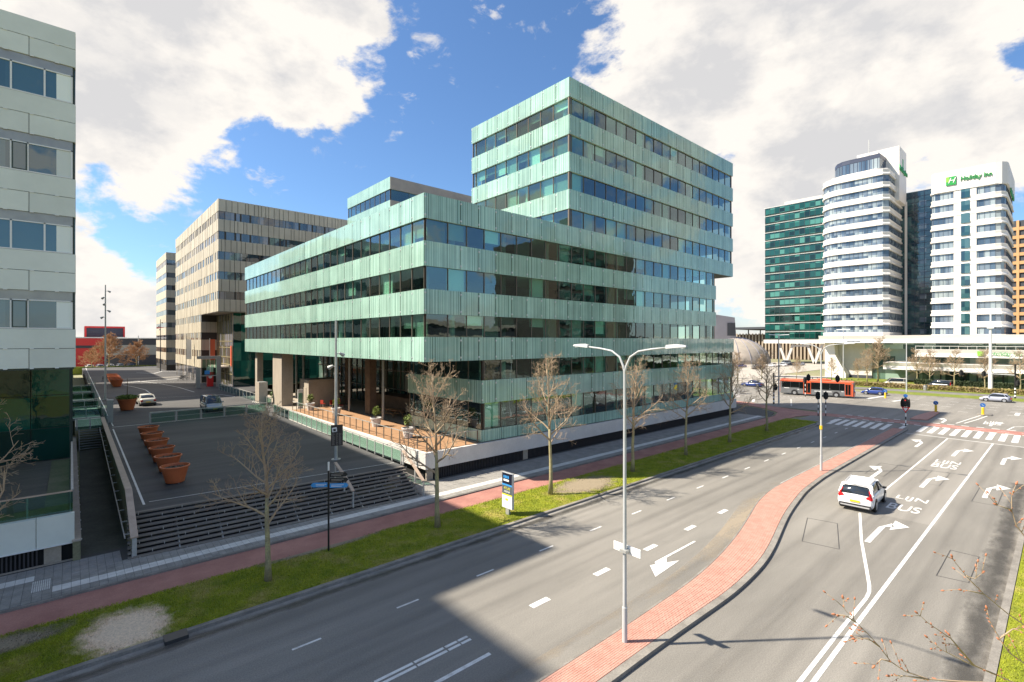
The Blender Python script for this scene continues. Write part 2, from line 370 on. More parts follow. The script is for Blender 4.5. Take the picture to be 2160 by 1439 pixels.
# cycle path: along the verge, round the corner, across the mouth of the street
path = [(-90, 25.15), (70, 24.95), (75.5, 24.95), (77.5, 24.2), (78.9, 22.5), (78.9, -6), (81.8, -6), (81.8, 21)] + [(82.3, 26), (84.0, 31), (86.5, 36), (89, 60), (86.5, 60), (83.4, 37), (80.5, 31), (77.5, 28.2), (74, 27.35), (-90, 27.2)]
m = MB(); m.prism([p for p in path], -.04, .012); struct('cycle_path', m, 'cycle_red')
m = MB()
for i in range(-60, 148): m.box(i*.5 + .003, i*.5 + .497, 27.21, 27.33, -.04, .10)
struct('path_edging', m, 'kerb_stone')
# pavement in front of the offices: bed plus separate 30 cm tiles
m = MB(); m.prism([(-30, 27.34), (73, 27.45)] + [(76.5, 28.3), (79.2, 31.2), (81.5, 37), (82, 60), (71.5, 60), (71.5, 31.7), (-30, 31.7)], -.04, .085); pav = struct('pavement', m, 'tile_joint')
tiles = []
for i in range(-24, 238):
    for j in range(13):
        u = i * .3; v = 27.36 + j * .3
        if v > 31.2 and u > 19: continue
        if 1.6 < u < 17.6 and v > 29.55 - (u - 2) * .055: continue
        white = (j in (2, 3) and u > -.8) or (j in (8, 9) and u < -1.25)
        d = math.hypot(u, v, 10.5)
        tiles.append((d, u, v, white))
tiles.sort()
tm = {}
for w in (0, 1):
    b_ = MB(); b_.topbox(.006, .294, .006, .294, -.03, .02); tm[w] = b_.mesh('paving_tile', 'tile_white' if w else 'tile_grey')
for d, u, v, w in tiles[:300]:
    obj('paving_tile', tm[int(w)], pav, (u, v, .085 + rnd.uniform(-.002, .004)))
for w, nm in ((False, 'tile_grey'), (True, 'tile_white')):
    b_ = MB()
    for d, u, v, ww in tiles[300:]:
        if ww == w: z = .105 + rnd.uniform(-.003, .004); b_.topbox(u + .006, u + .294, v + .006, v + .294, .07, z)
    b_.build('paving_tiles', nm, pav, kind='stuff')
b_ = MB()
for i in range(9):
    for j in range(4): b_.box(-1.24 + i * .066, -1.20 + i * .066, 28.40 + j * .31, 28.66 + j * .31, .105, .118)
b_.build('tactile_ribs', 'tile_white', pav)
# near-side verge (under the camera) with kerb
m = MB(); m.prism([(-90, 1.42), (64, 1.42), (72, 1.2), (74, -1), (74, -40), (-90, -40)], -.05, .09); struct('near_verge', m, 'turf')
m = MB()
for i in range(-10, 66): m.box(i + .004, i + .996, 1.44, 1.68, -.05, .12)
struct('near_kerb', m, 'kerb_stone')
m = MB()
for i in range(-10, 66): m.box(i + .004, i + .996, 1.685, 1.86, -.05, .008)
struct('near_gutter', m, 'kerb_stone')
# traffic island of red bricks
LE = [(-30, 10.8), (15, 10.75), (20, 10.85), (23, 11.15), (26.5, 11.75), (30, 12.55), (33, 13.3), (36, 13.75), (39, 13.85), (73.4, 13.85)]
RE = [(-30, 9.25), (15, 9.2), (20.5, 9.05), (24, 9.3), (26.5, 9.75), (29.3, 10.4), (32, 11.0), (34.7, 11.45), (38, 11.95), (43, 12.25), (73.6, 12.35)]
def interp(t, u):
    for (a, va), (b, vb) in zip(t, t[1:]):
        if a <= u <= b: f = (u - a) / (b - a); return va + (vb - va) * f
    return t[-1][1] if u > t[-1][0] else t[0][1]
def sm(t, u): return (interp(t, u - 1.2) + interp(t, u - .6) + interp(t, u) + interp(t, u + .6) + interp(t, u + 1.2)) / 5
us = [-30 + i for i in range(40)] + [10 + i * .5 for i in range(127)]
us = [u for u in us if u <= 73.2] + [73.4]
def strip(mb, us, f0, f1, z0, z1):
    for a, b in zip(us, us[1:]):
        mb.hexa([(a, f0(a), z0), (b, f0(b), z0), (b, f1(b), z0), (a, f1(a), z0)], [(a, f0(a), z1), (b, f0(b), z1), (b, f1(b), z1), (a, f1(a), z1)])
m = MB(); strip(m, us, lambda u: sm(RE, u) + .30, lambda u: sm(LE, u) - .10, -.05, .125); isl = struct('traffic_island', m, 'island_joint')
m = MB(); strip(m, [u for u in us], lambda u: sm(RE, u), lambda u: sm(RE, u) + .285, -.05, .14); m.build('kerb', 'kerb_stone', isl)
m = MB(); strip(m, [u for u in us], lambda u: sm(LE, u) - .09, lambda u: sm(LE, u), -.05, .13); m.build('kerb', 'kerb_stone', isl)
bricks = []
u = 4.0
while u < 73:
    a, b = sm(RE, u) + .31, sm(LE, u) - .11; n = 14; w = (b - a) / n
    sl = (sm(LE, u + .1) - sm(LE, u - .1)) / .2
    for j in range(n):
        off = .105 * (j % 2)
        bricks.append((math.hypot(u, a + w * j), u + off, a + w * (j + .5) + off * sl, w, math.atan(sl)))
    u += .21
bricks.sort()
bm_ = MB(); bm_.topbox(-.1, .1, -.5, .5, -.03, .0); bme = bm_.mesh('brick', 'island_brick')
for d, u, v, w, a in bricks[:300]:
    o = obj('brick', bme, isl, (u, v, .138 + rnd.uniform(-.002, .003)), a); o.scale = (1, w - .012, 1)
b_ = MB()
for d, u, v, w, a in bricks[300:]:
    c_, s_ = math.cos(a), math.sin(a); h = .138 + rnd.uniform(-.003, .003); q = []
    for dx, dy in ((-.1, -(w-.012)/2), (.1, -(w-.012)/2), (.1, (w-.012)/2), (-.1, (w-.012)/2)): q.append((u + dx*c_ - dy*s_, v + dx*s_ + dy*c_))
    b_.add([(x, y, .11) for x, y in q] + [(x, y, h) for x, y in q], [(4,5,6,7),(0,1,5,4),(1,2,6,5),(2,3,7,6),(3,0,4,7)])
b_.build('bricks', 'island_brick', isl, kind='stuff')
m = MB(); m.prism([(83.8, 13.9), (84.4, 12.15), (94.2, 12.2), (95.6, 12.6), (95.4, 13.1), (92, 13.5), (88, 13.85)], -.05, .13); struct('refuge_island', m, 'island_brick')
m = MB(); m.prism([(96, 8.4), (95.4, 7.7), (96, 6.9), (97.5, 6.9), (98, 7.8), (97.3, 8.5)], -.05, .12); struct('refuge_island', m, 'kerb_stone')
# beyond the cross road
m = MB(); m.prism([(121.3, -260), (128, -260), (128, 26), (121.3, 29)], -.05, .09); struct('far_verge', m, 'far_lawn')
m = MB()
for i in range(-30, 30): m.box(121.0, 121.28, i + .01, i + .99, -.05, .12)
struct('far_kerb', m, 'kerb_stone')
m = MB(); m.quad((128, -260, .03), (134, -260, .03), (134, 40, .03), (128, 40, .03)); struct('footway', m, 'footway_asphalt')
m = MB(); m.quad((134, -260, .05), (166, -260, .05), (166, 46, .05), (134, 46, .05)); struct('hotel_lawn', m, 'far_lawn')
m = MB(); m.quad((121.2, 60, .02), (260, 60, .02), (260, 240, .02), (121.2, 240, .02)); struct('car_park', m, 'light_paving')
m = MB(); m.quad((121.2, 40.5, .03), (166, 46.5, .03), (166, 60, .03), (121.2, 60, .03)); struct('forecourt', m, 'light_paving')
m = MB(); m.prism([(89.5, 40), (103, 46), (103, 200), (89.5, 200)], -.05, .09); struct('side_verge', m, 'far_lawn')

# ------------------------------------------------------------------ painted markings (one structure each)
mk = [0]
def paint(mb, name='road_marking'): return struct(name, mb, 'road_paint')
def rect_(mb, u0, u1, v0, v1, z=.007): mb.quad((u0, v0, z), (u1, v0, z), (u1, v1, z), (u0, v1, z))
def dash_u(u0, u1, v, w, per, length):
    u = u0
    while u < u1:
        m = MB(); rect_(m, u, u + length, v - w/2, v + w/2); paint(m, 'lane_dash'); u += per
dash_u(5.6 - 3.95, 70, 17.5, .1, 3.95, .98)
dash_u(13.55, 31, 14.05, .28, 3.97, .98)
for v0 in (14.16, 13.95):
    for (a, b) in ((-12, 1.5), (1.56, 6.9), (6.96, 8.3), (8.36, 9.5), (9.56, 10.05), (10.1, 10.5)):
        m = MB(); rect_(m, a, b, v0 - .06, v0 + .06); paint(m, 'lane_line')
m = MB(); rect_(m, -12, 10.5, 12.8, 12.95); paint(m, 'lane_line')
def lane_line(pts, w, name='lane_line'):
    m = MB(); n = len(pts)
    for i in range(n - 1):
        a = Vector((*pts[i], 0)); b = Vector((*pts[i+1], 0)); d = (b - a).normalized(); p = Vector((-d.y, d.x, 0)) * w / 2
        m.quad(*[(q.x, q.y, .008) for q in (a - p, b - p, b + p, a + p)])
    return paint(m, name)
lane_line([(2, 5.47), (20.4, 5.45)], .13); lane_line([(20.45, 5.45), (24.2, 5.42)], .13)
lane_line([(24.25, 5.42), (24.9, 5.47), (25.6, 5.62), (27.2, 6.07), (31, 7.15), (35.95, 8.37)], .13)
for a, b in ((2, 16.9), (16.95, 20.1), (20.15, 23.2), (23.25, 28), (28.05, 33), (33.05, 44), (44.05, 57), (57.05, 70.2)): lane_line([(a, 5.17 - (max(a, 20) - 20)*.0045), (b, 5.17 - (max(b, 20) - 20)*.0045)], .14)
lane_line([(39.0, 8.48), (53.5, 8.46)], .12); lane_line([(53.55, 8.46), (70.4, 8.46)], .12)
lane_line([(39, 13.98), (73, 13.98)], .10)
lane_line([(71.0, 12.1), (70.1, 2.3)], .18, 'stop_line')
for i in range(7):                                           # zebra, far carriageway then near carriageway
    m = MB(); v = 20.05 - i * .91; m.quad((71.6, v - .26, .007), (77.2, v - .10, .007), (77.2, v + .4, .007), (71.6, v + .24, .007)); paint(m, 'zebra_bar')
for i in range(12):
    m = MB(); v = 11.35 - i * .98; m.quad((73.1 - i*.06, v - .25, .007), (78.6, v - .2, .007), (78.6, v + .3, .007), (73.1 - i*.06, v + .25, .007)); paint(m, 'zebra_bar')
for (u, v0, v1) in ((73.9, 20.2, 20.6), (77.4, 13.2, 13.6), (73.9, 13.0, 13.4)): m = MB(); rect_(m, u, u + 2.8, v0, v1, .011); paint(m)
for k, u in enumerate((78.6, 82.1)):                          # block marking either side of the cycle crossing
    for i in range(16):
        m = MB(); v = 20.4 - i * 1.35
        if 12.0 < v < 14 and k: continue
        rect_(m, u, u + .35, v - .35, v + .35, .016); paint(m, 'crossing_block')
for i in range(12): m = MB(); rect_(m, 80.3, 80.42, 20.3 - i*2.0, 21.3 - i*2.0, .017); paint(m, 'crossing_dash')
def arrow_turn(u, v, side, s=1.0):                           # stem along the lane, head turned to one side
    m = MB(); w = .13; t = -1 if side == 'right' else 1
    P = lambda a, b: (u + a*s, v + b*t*s, .010)
    m.quad(P(0, -w), P(3.0, -w), P(3.3, w), P(0, w)) if t > 0 else m.quad(P(0, w), P(0, -w), P(3.0, -w), P(3.3, w))
    m.add([P(3.0, -w), P(4.2, .25), P(3.7, .45), P(3.3, w)], [(0,1,2,3) if t > 0 else (3,2,1,0)])
    m.add([P(2.9, .38), P(4.9, .28), P(4.2, 1.05)], [(0,1,2) if t > 0 else (2,1,0)])
    return struct('turn_arrow', m, 'road_paint')
for u, v, sd in ((31.0, 6.9, 'right'), (45.5, 6.9, 'right'), (60, 6.85, 'right'), (45.6, 3.62, 'right'), (59, 3.6, 'right'), (45.8, 9.95, 'left'), (62.5, 9.9, 'left'), (83.6, 10.6, 'left'), (84.6, 6.2, 'right')): arrow_turn(u, v, sd)
m = MB()                                                     # merge arrow on the far carriageway
m.add([(24.4, 12.99, .01), (24.4, 12.88, .01), (21.5, 12.86, .01), (21.5, 13.0, .01)], [(3,2,1,0)])
m.add([(21.5, 13.0, .01), (21.5, 12.86, .01), (20.9, 12.5, .01), (20.35, 12.75, .01), (20.7, 13.0, .01)], [(0,1,2,3,4)[::-1]])
m.add([(21.7, 12.3, .011), (20.2, 12.95, .011), (19.4, 12.15, .011)], [(0,1,2)]); struct('merge_arrow', m, 'road_paint')
for u, su in ((41.6, 1.25), (38.95 + .0, 1.25), (56.6, 1.6), (54.6, 1.6), (88.9, 1.7), (87.0, 1.7)):
    word = 'LIJN' if u in (41.6, 56.6, 88.9) else 'BUS'
    me = setmat(text_mesh(word, 1.0, ext=.001, bold=.006), 'road_paint')
    xs = [v.co.x for v in me.vertices]; ys = [v.co.y for v in me.vertices]; wx = max(xs) - min(xs); wy = max(ys) - min(ys)
    for v in me.vertices: v.co.x *= 1.62 / wx; v.co.y *= su * (1.15 if word == 'BUS' else 1) / wy
    o = obj('bus_lane_lettering', me, None, (u, 6.78 if u < 80 else 6.2, .010), -math.pi/2); o['kind'] = 'structure'
def loop(us_, vs_):                                          # sealed saw cuts of the detector loops
    m = MB(); q = list(zip(us_, vs_))
    for a, b in zip(q, q[1:] + q[:1]): m.bar((*a, .003), (*b, .003), .035, .006)
    struct('detector_loop', m, 'loop_seal')
loop((28.6, 32.6, 32.9, 28.9), (9.2, 10.2, 8.75, 7.6)); loop((28.9, 32.95, 32.95, 29.1), (3.85, 3.85, 2.8, 2.8)); loop((47, 52, 52, 47), (10.6, 10.6, 9.4, 9.4)); loop((47, 52, 52, 47), (7.2, 7.2, 6.1, 6.1)); loop((44, 48.5, 48.5, 44), (4.1, 4.1, 2.9, 2.9))
for i in range(26):                                          # cross-road dashes
    v = 33 - i * 2.6
    for u in (98.5, 104.5, 108.5, 113.2):
        if 12 < v < 30 and u < 100: continue
        m = MB(); rect_(m, u, u + .14, v, v + 1.1); paint(m, 'lane_dash')
for (a, b) in (((86.8, 29.5), (97.5, 33.2)), ((101, 40), (101, 30))):
    for i in range(14):
        f = i / 14; g = f + .035; m = MB(); p = Vector((*a, 0)).lerp(Vector((*b, 0)), f); q = Vector((*a, 0)).lerp(Vector((*b, 0)), g); m.bar((p.x, p.y, .006), (q.x, q.y, .006), .2, .004); paint(m, 'lane_dash')
lane_line([(88, 36), (92, 37.5)], .4); lane_line([(108, 24), (116, 23)], .5); lane_line([(106.5, 20), (113, 19)], .5); lane_line([(84.2, 9.3), (95.6, 8.0)], .15); lane_line([(85, 8.6), (90, 7.9), (95.6, 7.3)], .15); lane_line([(82.2, 4.6), (86, 4.2), (90, 1.5)], .15)
lane_line([(103, 5.5), (103, -20)], .15); lane_line([(99.5, 4), (99.5, -20)], .15); lane_line([(99.5, 4.6), (103, 4.6)], .5)

# dirt films lying on the asphalt: damp edge along the near kerb, sandy dust along the island, tyre rubber
def film(name, c, amount, scale, stretch, rough=.8):
    m, nt, N, L, b = nodes_of(name); out = N['Material Output']; P = N.new('ShaderNodeNewGeometry').outputs['Position']
    tcn = N.new('ShaderNodeTexCoord'); sp = N.new('ShaderNodeSeparateXYZ'); L.new(tcn.outputs['Generated'], sp.inputs[0])
    edge = N.new('ShaderNodeMath'); edge.operation = 'PINGPONG'; L.new(sp.outputs[1], edge.inputs[0]); edge.inputs[1].default_value = .5
    ad = N.new('ShaderNodeMath'); ad.operation = 'MULTIPLY_ADD'; L.new(edge.outputs[0], ad.inputs[0]); ad.inputs[1].default_value = 1.3; L.new(noise_tex(N, L, P, scale, 6, .7, stretch), ad.inputs[2])
    tr = N.new('ShaderNodeBsdfTransparent'); mx = N.new('ShaderNodeMixShader'); L.new(mapr(N, L, ad.outputs[0], .70, 1.12, 0, amount), mx.inputs[0]); L.new(tr.outputs[0], mx.inputs[1]); L.new(b.outputs[0], mx.inputs[2]); L.new(mx.outputs[0], out.inputs[0])
    b.inputs['Base Color'].default_value = col4(c); b.inputs['Roughness'].default_value = rough
film('damp_film', (.05, .046, .04), .6, 1.4, (.5, 1, 1), .5); film('dust_film', (.40, .33, .24), .6, 1.2, (.4, 1, 1)); film('rubber_film', (.07, .065, .06), .11, .7, (.12, 1, 1))
m = MB(); m.quad((8, 1.2, .011), (52, 1.2, .011), (52, 3.0, .011), (8, 3.0, .011)); struct('kerb_dirt', m, 'damp_film')
m = MB(); strip_us = [6 + i * .5 for i in range(130)]
for a, b in zip(strip_us, strip_us[1:]): m.quad((a, sm(LE, a) - .02, .0055), (b, sm(LE, b) - .02, .0055), (b, sm(LE, b) + .9, .0055), (a, sm(LE, a) + .9, .0055))
struct('island_dust', m, 'dust_film')
m = MB(); m.quad((-12, 20.0, .0095), (70, 20.0, .0095), (70, 20.95, .0095), (-12, 20.95, .0095)); struct('kerb_dirt', m, 'damp_film')
for v in (18.5, 19.8, 15.2, 16.5, 11.6, 7.7, 9.3, 6.1, 7.3, 2.9, 4.2): m = MB(); m.quad((-12, v - .45, .0045), (70, v - .45, .0045), (70, v + .45, .0045), (-12, v + .45, .0045)); struct('tyre_track', m, 'rubber_film')

# grass blades on the two near verges (stuff)
gr = random.Random(3)
def in_patch(x, y):
    for px, py, rx, ry in PATCH:
        if ((x-px)/rx)**2 + ((y-py)/ry)**2 < gr.uniform(.25, 1.1): return True
    return False
def blades(name, n, u0, u1, v0, v1, near):
    vs_, fs_ = [], []
    for i in range(n):
        u = u0 + (u1 - u0) * gr.random() ** near; v = gr.uniform(v0, v1)
        if in_patch(u, v): continue
        a = gr.uniform(0, 6.28); w = gr.uniform(.008, .018); h = gr.uniform(.03, .09); t = gr.uniform(0, 6.28); k = gr.uniform(.2, 1.1) * h; b0 = len(vs_)
        vs_ += [(u - w*math.cos(a), v - w*math.sin(a), .088), (u + w*math.cos(a), v + w*math.sin(a), .088), (u + k*math.cos(t), v + k*math.sin(t), .088 + h)]
        fs_.append((b0, b0+1, b0+2))
    me = bpy.data.meshes.new(name); me.from_pydata(vs_, [], fs_); me.materials.append(MATS['grass_blade']); me.update()
    o = obj(name, me); o['kind'] = 'stuff'; o['label'] = 'short green spring grass on the verge'; o['category'] = 'grass'; return o
blades('grass', 150000, -5, 72, 21.16, 25.08, 1.8); blades('grass', 30000, 14, 60, -.6, 1.4, 1.5)

# ------------------------------------------------------------------ building materials
striped_glass('printed_glass', (.355, .56, .46), (.05, .14, .105), (.57, .75, .65))
clear_glass('window_glass', (.62, .77, .70), refl=.12, wav=.014, vary=True)
clear_glass('rail_glass', (.62, .80, .72), refl=.08, wav=0)
mat('bolt_steel', (.62, .64, .62), .35, metal=.6)
mat('mullion', (.16, .13, .10), .5, metal=.3)
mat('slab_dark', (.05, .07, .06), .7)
mat('interior_wall', (.22, .25, .23), .8, (.09, .11, .10), .35)
mat('interior_dark', (.06, .07, .065), .8, (.11, .12, .11), .25)
mat('blind_cloth', (.74, .78, .72), .85, rand=.15)
mat('ceiling_white', (.55, .58, .54), .8)
mat('floor_carpet', (.10, .10, .10), .9)
mat('roof_gravel', (.30, .29, .27), .9, (.24, .23, .22), .4, fine=8)
mat('concrete', (.40, .34, .27), .85, (.33, .28, .22), .8, fine=9, fine_amt=.15, bump=.2, stretch=(1, 1, .4))
mat('white_concrete', (.66, .63, .58), .8, (.58, .55, .51), .6, fine=10, fine_amt=.08)
mat('grille_dark', (.055, .05, .052), .6, metal=.2)
mat('bronze_panel', (.42, .36, .30), .6, (.31, .27, .23), .3, rand=.05)
mat('beige_panel', (.56, .49, .37), .55, (.49, .43, .325), .35, rand=.07, spec=.4)
mat('beige_joint', (.05, .042, .032), .7)
mat('brick_and_pier_shade', (.12, .085, .06), .85, (.17, .12, .085), 1.5, fine=12)
mat('deck_wood', (.40, .23, .12), .75, (.30, .17, .09), 1.0, stretch=(.3, 6, 1), fine=20, fine_amt=.15)
mat('steel_grey', (.38, .38, .36), .45, (.32, .32, .31), 2, metal=.5)
mat('galvanised', (.50, .50, .47), .5, (.40, .40, .38), 3, metal=.4)
mat('dark_step', (.15, .13, .11), .8, (.21, .185, .155), 1.5, stretch=(.2, 2, 2), fine=14, fine_amt=.2, bump=.3, rand=.1)
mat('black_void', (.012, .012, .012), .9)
mat('handrail_wood', (.52, .39, .29), .65, (.42, .31, .23), 2, fine=20, fine_amt=.12)
mat('pale_panel', (.70, .73, .65), .45, (.64, .67, .59), .25, fine=.9, fine_amt=.05, rand=.06, spec=.5)
mat('white_trim', (.74, .74, .70), .5)
mat('moss_wall', (.17, .17, .09), .9, (.24, .22, .14), .7, fine=9, fine_amt=.25)
mat('moss_floor', (.060, .066, .046), .9, (.10, .10, .075), .5, fine=9, fine_amt=.3)
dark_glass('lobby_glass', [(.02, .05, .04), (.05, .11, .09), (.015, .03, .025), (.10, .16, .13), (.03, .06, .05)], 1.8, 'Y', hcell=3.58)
dark_glass('lobby_glass_u', [(.02, .05, .04), (.06, .12, .10), (.015, .03, .025), (.10, .16, .13), (.03, .06, .05)], 1.8, 'X', hcell=3.58)
dark_glass('left_glass', [(.06, .13, .15), (.08, .16, .18), (.05, .11, .13)], 2.2, 'X', hcell=3.58, rough=.01)
dark_glass('left_lobby', [(.01, .10, .075), (.02, .05, .04), (.008, .05, .04)], 2.0, 'X', hcell=2.2, rough=.01, refl=.3)
dark_glass('beige_glass', [(.05, .07, .08), (.10, .13, .15), (.03, .04, .05), (.18, .20, .22), (.06, .09, .10)], .9, 'X', hcell=3.58)
dark_glass('beige_glass_side', [(.08, .08, .09), (.16, .13, .10), (.03, .03, .03), (.25, .23, .22), (.06, .05, .04)], 1.3, 'Y', hcell=3.58)

ST = 3.58; BH = 1.86      # storey height, height of a spandrel band
# ------------------------------------------------------------------ green glass office block
gb = thing('office_building', 'stepped office building of mint green striped glass bands on the street corner', 'building', (19.5, 31.6, 0))
GO = Vector((19.5, 31.6, 0))
panels, panes, blinds_ = [], [], []       # (distance, location, rotation, width, height)
def sheet_row(lst, axis, plane, a0, a1, z0, h, mod, start=None, gap=.0):
    """a row of separate sheets along a facade; axis 'u' faces the street, axis 'v' faces the square"""
    cuts = [a0]; x = (start if start is not None else a0 + mod)
    while x < a1 - .2:
        if x > a0 + .2: cuts.append(x)
        x += mod
    cuts.append(a1)
    for p, q in zip(cuts, cuts[1:]):
        w = q - p
        if axis == 'u': loc = (p, plane, z0); rz = 0; mid = ((p+q)/2, plane)
        else: loc = (plane, q, z0); rz = -math.pi/2; mid = (plane, (p+q)/2)
        d = math.hypot(mid[0], mid[1]); ang = abs(mid[1] if axis == 'u' else mid[0]) / d
        lst.append((w * h * ang / d**2, loc, rz, round(w, 3), round(h, 3)))
T = [35.8, 32.22, 28.64, 25.06, 21.5, 17.96, 14.38, 10.8, 7.28]
slab = MB(); glz = MB(); fr = MB()
def win_row(axis, plane, a0, a1, zb, zt, start):
    """glazed strip: separate panes, slender mullions and sill/head rails"""
    sgn = 1
    sheet_row(panes, axis, plane + .16, a0, a1, zb, zt - zb, 1.79, start)
    x = start
    while x < a1 - .1:
        if x > a0 + .1:
            if axis == 'u': fr.box(x - .03, x + .03, plane + .10, plane + .22, zb, zt)
            else: fr.box(plane + .10, plane + .22, x - .03, x + .03, zb, zt)
        x += 1.79
    for xx in (a0 + .03, a1 - .03):
        if axis == 'u': fr.box(xx - .04, xx + .04, plane + .09, plane + .23, zb, zt)
        else: fr.box(plane + .09, plane + .23, xx - .04, xx + .04, zb, zt)
rb = random.Random(11)
def blind_row(axis, plane, a0, a1, zb, zt, start, prob):
    x = start - 1.79
    while x < a1 - .3:
        p, q = max(x, a0), min(x + 1.79, a1)
        if q - p > .6 and rb.random() < prob:
            drop = rb.choice((.45, .6, .75, .95, 1.0, 1.0)) * (zt - zb)
            blinds_.append((axis, plane + .42, p + .05, q - .05, zt - drop, zt))
        x += 1.79
# spandrel bands: front (street) face, square face, tower west face
bands_u = [(35.57, 70.4, T[0]), (35.57, 70.4, T[1]), (35.57, 70.4, T[2]), (35.57, 70.4, T[3]), (19.5, 70.4, T[4]), (19.5, 65.3, T[5]), (19.5, 65.3, T[6]), (19.5, 70.7, T[7]), (24.9, 70.7, T[8])]
for a0, a1, t in bands_u: sheet_row(panels, 'u', 31.6, a0, a1, t - BH, BH, 1.79, 20.97 + 1.79)
sheet_row(panels, 'u', 31.66, 24.9, 70.7, 2.28, .95, 1.79, 25.26)
for t in T[4:8]: sheet_row(panels, 'v', 19.5, 31.6, 82.2, t - BH, BH, 1.79, 33.4)
for t in T[0:4]: sheet_row(panels, 'v', 35.57, 31.6, 47.1, t - BH, BH, 1.79, 33.4)
for t in T[0:4]: sheet_row(panels, 'v', 36.6, 69.2, 84.9, t - BH, BH, 1.79, 71.0)
sheet_row(panels, 'v', 24.9, 31.6, 43.4, T[8] - BH, BH, 1.79, 33.4)
sheet_row(panels, 'v', 24.96, 31.6, 43.4, 2.28, .95, 1.79, 33.4)
# glazed strips
for (a0, a1, t, b) in ((35.6, 70.2, T[0]-BH, T[1]), (35.6, 70.2, T[1]-BH, T[2]), (35.6, 70.2, T[2]-BH, T[3]), (35.6, 70.2, T[3]-BH, T[4]), (19.6, 65.1, T[4]-BH, T[5]), (19.6, 65.1, T[5]-BH, T[6]), (19.6, 65.1, T[6]-BH, T[7]), (25.0, 70.5, T[7]-BH, T[8]), (25.0, 70.5, T[8]-BH, 3.23)):
    win_row('u', 31.6, a0, a1, b, t, 21.68); blind_row('u', 31.6, a0, a1, b, t, 21.68, .33)
for t, b in ((T[4]-BH, T[5]), (T[5]-BH, T[6]), (T[6]-BH, T[7])):
    win_row('v', 19.5, 31.7, 82.1, b, t, 33.6); blind_row('v', 19.5, 31.7, 82.1, b, t, 33.6, .42)
for i in range(4):
    win_row('v', 35.57, 31.7, 47.0, T[i+1], T[i]-BH, 33.85); blind_row('v', 35.57, 31.7, 47.0, T[i+1], T[i]-BH, 33.85, .6)
for i in range(2):
    win_row('v', 36.6, 69.3, 84.8, T[i+1], T[i]-BH, 71.0)
    win_row('u', 69.2, 36.7, 62, T[i+1], T[i]-BH, 40)
win_row('v', 24.9, 31.7, 43.3, T[8], T[7]-BH, 33.6); win_row('v', 24.9, 31.7, 43.3, 3.23, T[8]-BH, 33.6)
# largest 300 sheets and panes as separate parts, the rest joined
pmesh, gmesh = {}, {}
def panel_mesh(w, h):
    if (w, h) not in pmesh:
        b = MB(); b.m = 0; b.box(.03, w - .03, -.015, .015, 0, h); b.m = 1
        for z in (h * .14, h * .86):
            if h > 1: b.add([(.07, -.06, z), (.0, -.02, z - .075), (.14, -.02, z - .075), (.14, -.02, z + .075), (.0, -.02, z + .075)], [(0,1,2),(0,2,3),(0,3,4),(0,4,1)])
        pmesh[(w, h)] = b.mesh('glass_panel', ['printed_glass', 'bolt_steel'])
    return pmesh[(w, h)]
def pane_mesh(w, h):
    if (w, h) not in gmesh:
        b = MB(); b.box(.01, w - .01, -.006, .006, .01, h - .01); gmesh[(w, h)] = b.mesh('window_pane', 'window_glass')
    return gmesh[(w, h)]
def place(lst, name, mf, restname, restmat):
    lst.sort(key=lambda t: -t[0])
    for a, loc, rz, w, h in lst[:300]:
        obj(name, mf(w, h), gb, Vector(loc) - GO, rot=(R(rnd.gauss(0, .12)), 0, rz + R(rnd.gauss(0, .12))))
    b = MB()
    for a, loc, rz, w, h in lst[300:]:
        if rz == 0: b.box(loc[0] + .008 - GO.x, loc[0] + w - .008 - GO.x, loc[1] - .012 - GO.y, loc[1] + .012 - GO.y, loc[2], loc[2] + h)
        else: b.box(loc[0] - .012 - GO.x, loc[0] + .012 - GO.x, loc[1] - w + .008 - GO.y, loc[1] - .008 - GO.y, loc[2], loc[2] + h)
    if lst[300:]: b.build(restname, restmat, gb, kind='stuff')
place(panels, 'glass_panel', panel_mesh, 'glass_panels', 'printed_glass')
place(panes, 'window_pane', pane_mesh, 'window_panes', 'window_glass')
for ax, pl, p, q, z0, z1 in blinds_:
    b = MB()
    if ax == 'u': b.box(0, q - p, -.008, .008, 0, z1 - z0); o = b.build('blind', 'blind_cloth', gb); o.location = Vector((p, pl, z0)) - GO
    else: b.box(-.008, .008, 0, q - p, 0, z1 - z0); o = b.build('blind', 'blind_cloth', gb); o.location = Vector((pl, p, z0)) - GO
def gbuild(mb, name, mats, **k):
    mb.v = [(x - GO.x, y - GO.y, z) for x, y, z in mb.v]; return mb.build(name, mats, gb, **k)
gbuild(fr, 'window_frames', 'mullion', kind='stuff')
# floor slabs with the dark lining behind the bands, roofs, cores and columns
def floor_slab(u0, u1, v0, v1, t):
    b = MB(); b.box(u0 + .05, u1 - .02, v0 + .05, v1 - .02, t - BH + .03, t - .03); gbuild(b, 'floor_slab', 'ceiling_white')
    b = MB(); b.box(u0 + .028, u1, v0 + .028, v0 + .045, t - BH + .02, t - .02); b.box(u0 + .028, u0 + .045, v0 + .05, v1, t - BH + .02, t - .02); gbuild(b, 'spandrel_lining', 'slab_dark')
for t in T[0:4]: floor_slab(35.57, 70.4, 31.6, 47.1, t)
b = MB(); b.prism([(19.55, 31.65), (70.35, 31.65), (70.35, 82.1), (19.55, 82.1)], T[4]-BH+.03, T[4]-.25); gbuild(b, 'floor_slab', 'ceiling_white')
b = MB(); b.box(19.6, 70.3, 31.7, 82.1, T[4]-.249, T[4]-.20); gbuild(b, 'roof', 'roof_gravel')
b = MB(); b.box(19.53, 70.36, 31.63, 31.645, T[4]-BH+.02, T[4]-.03); b.box(19.53, 19.545, 31.66, 82.1, T[4]-BH+.02, T[4]-.03); gbuild(b, 'spandrel_lining', 'slab_dark')
for t in T[5:7]: floor_slab(19.5, 65.3, 31.6, 82.2, t)
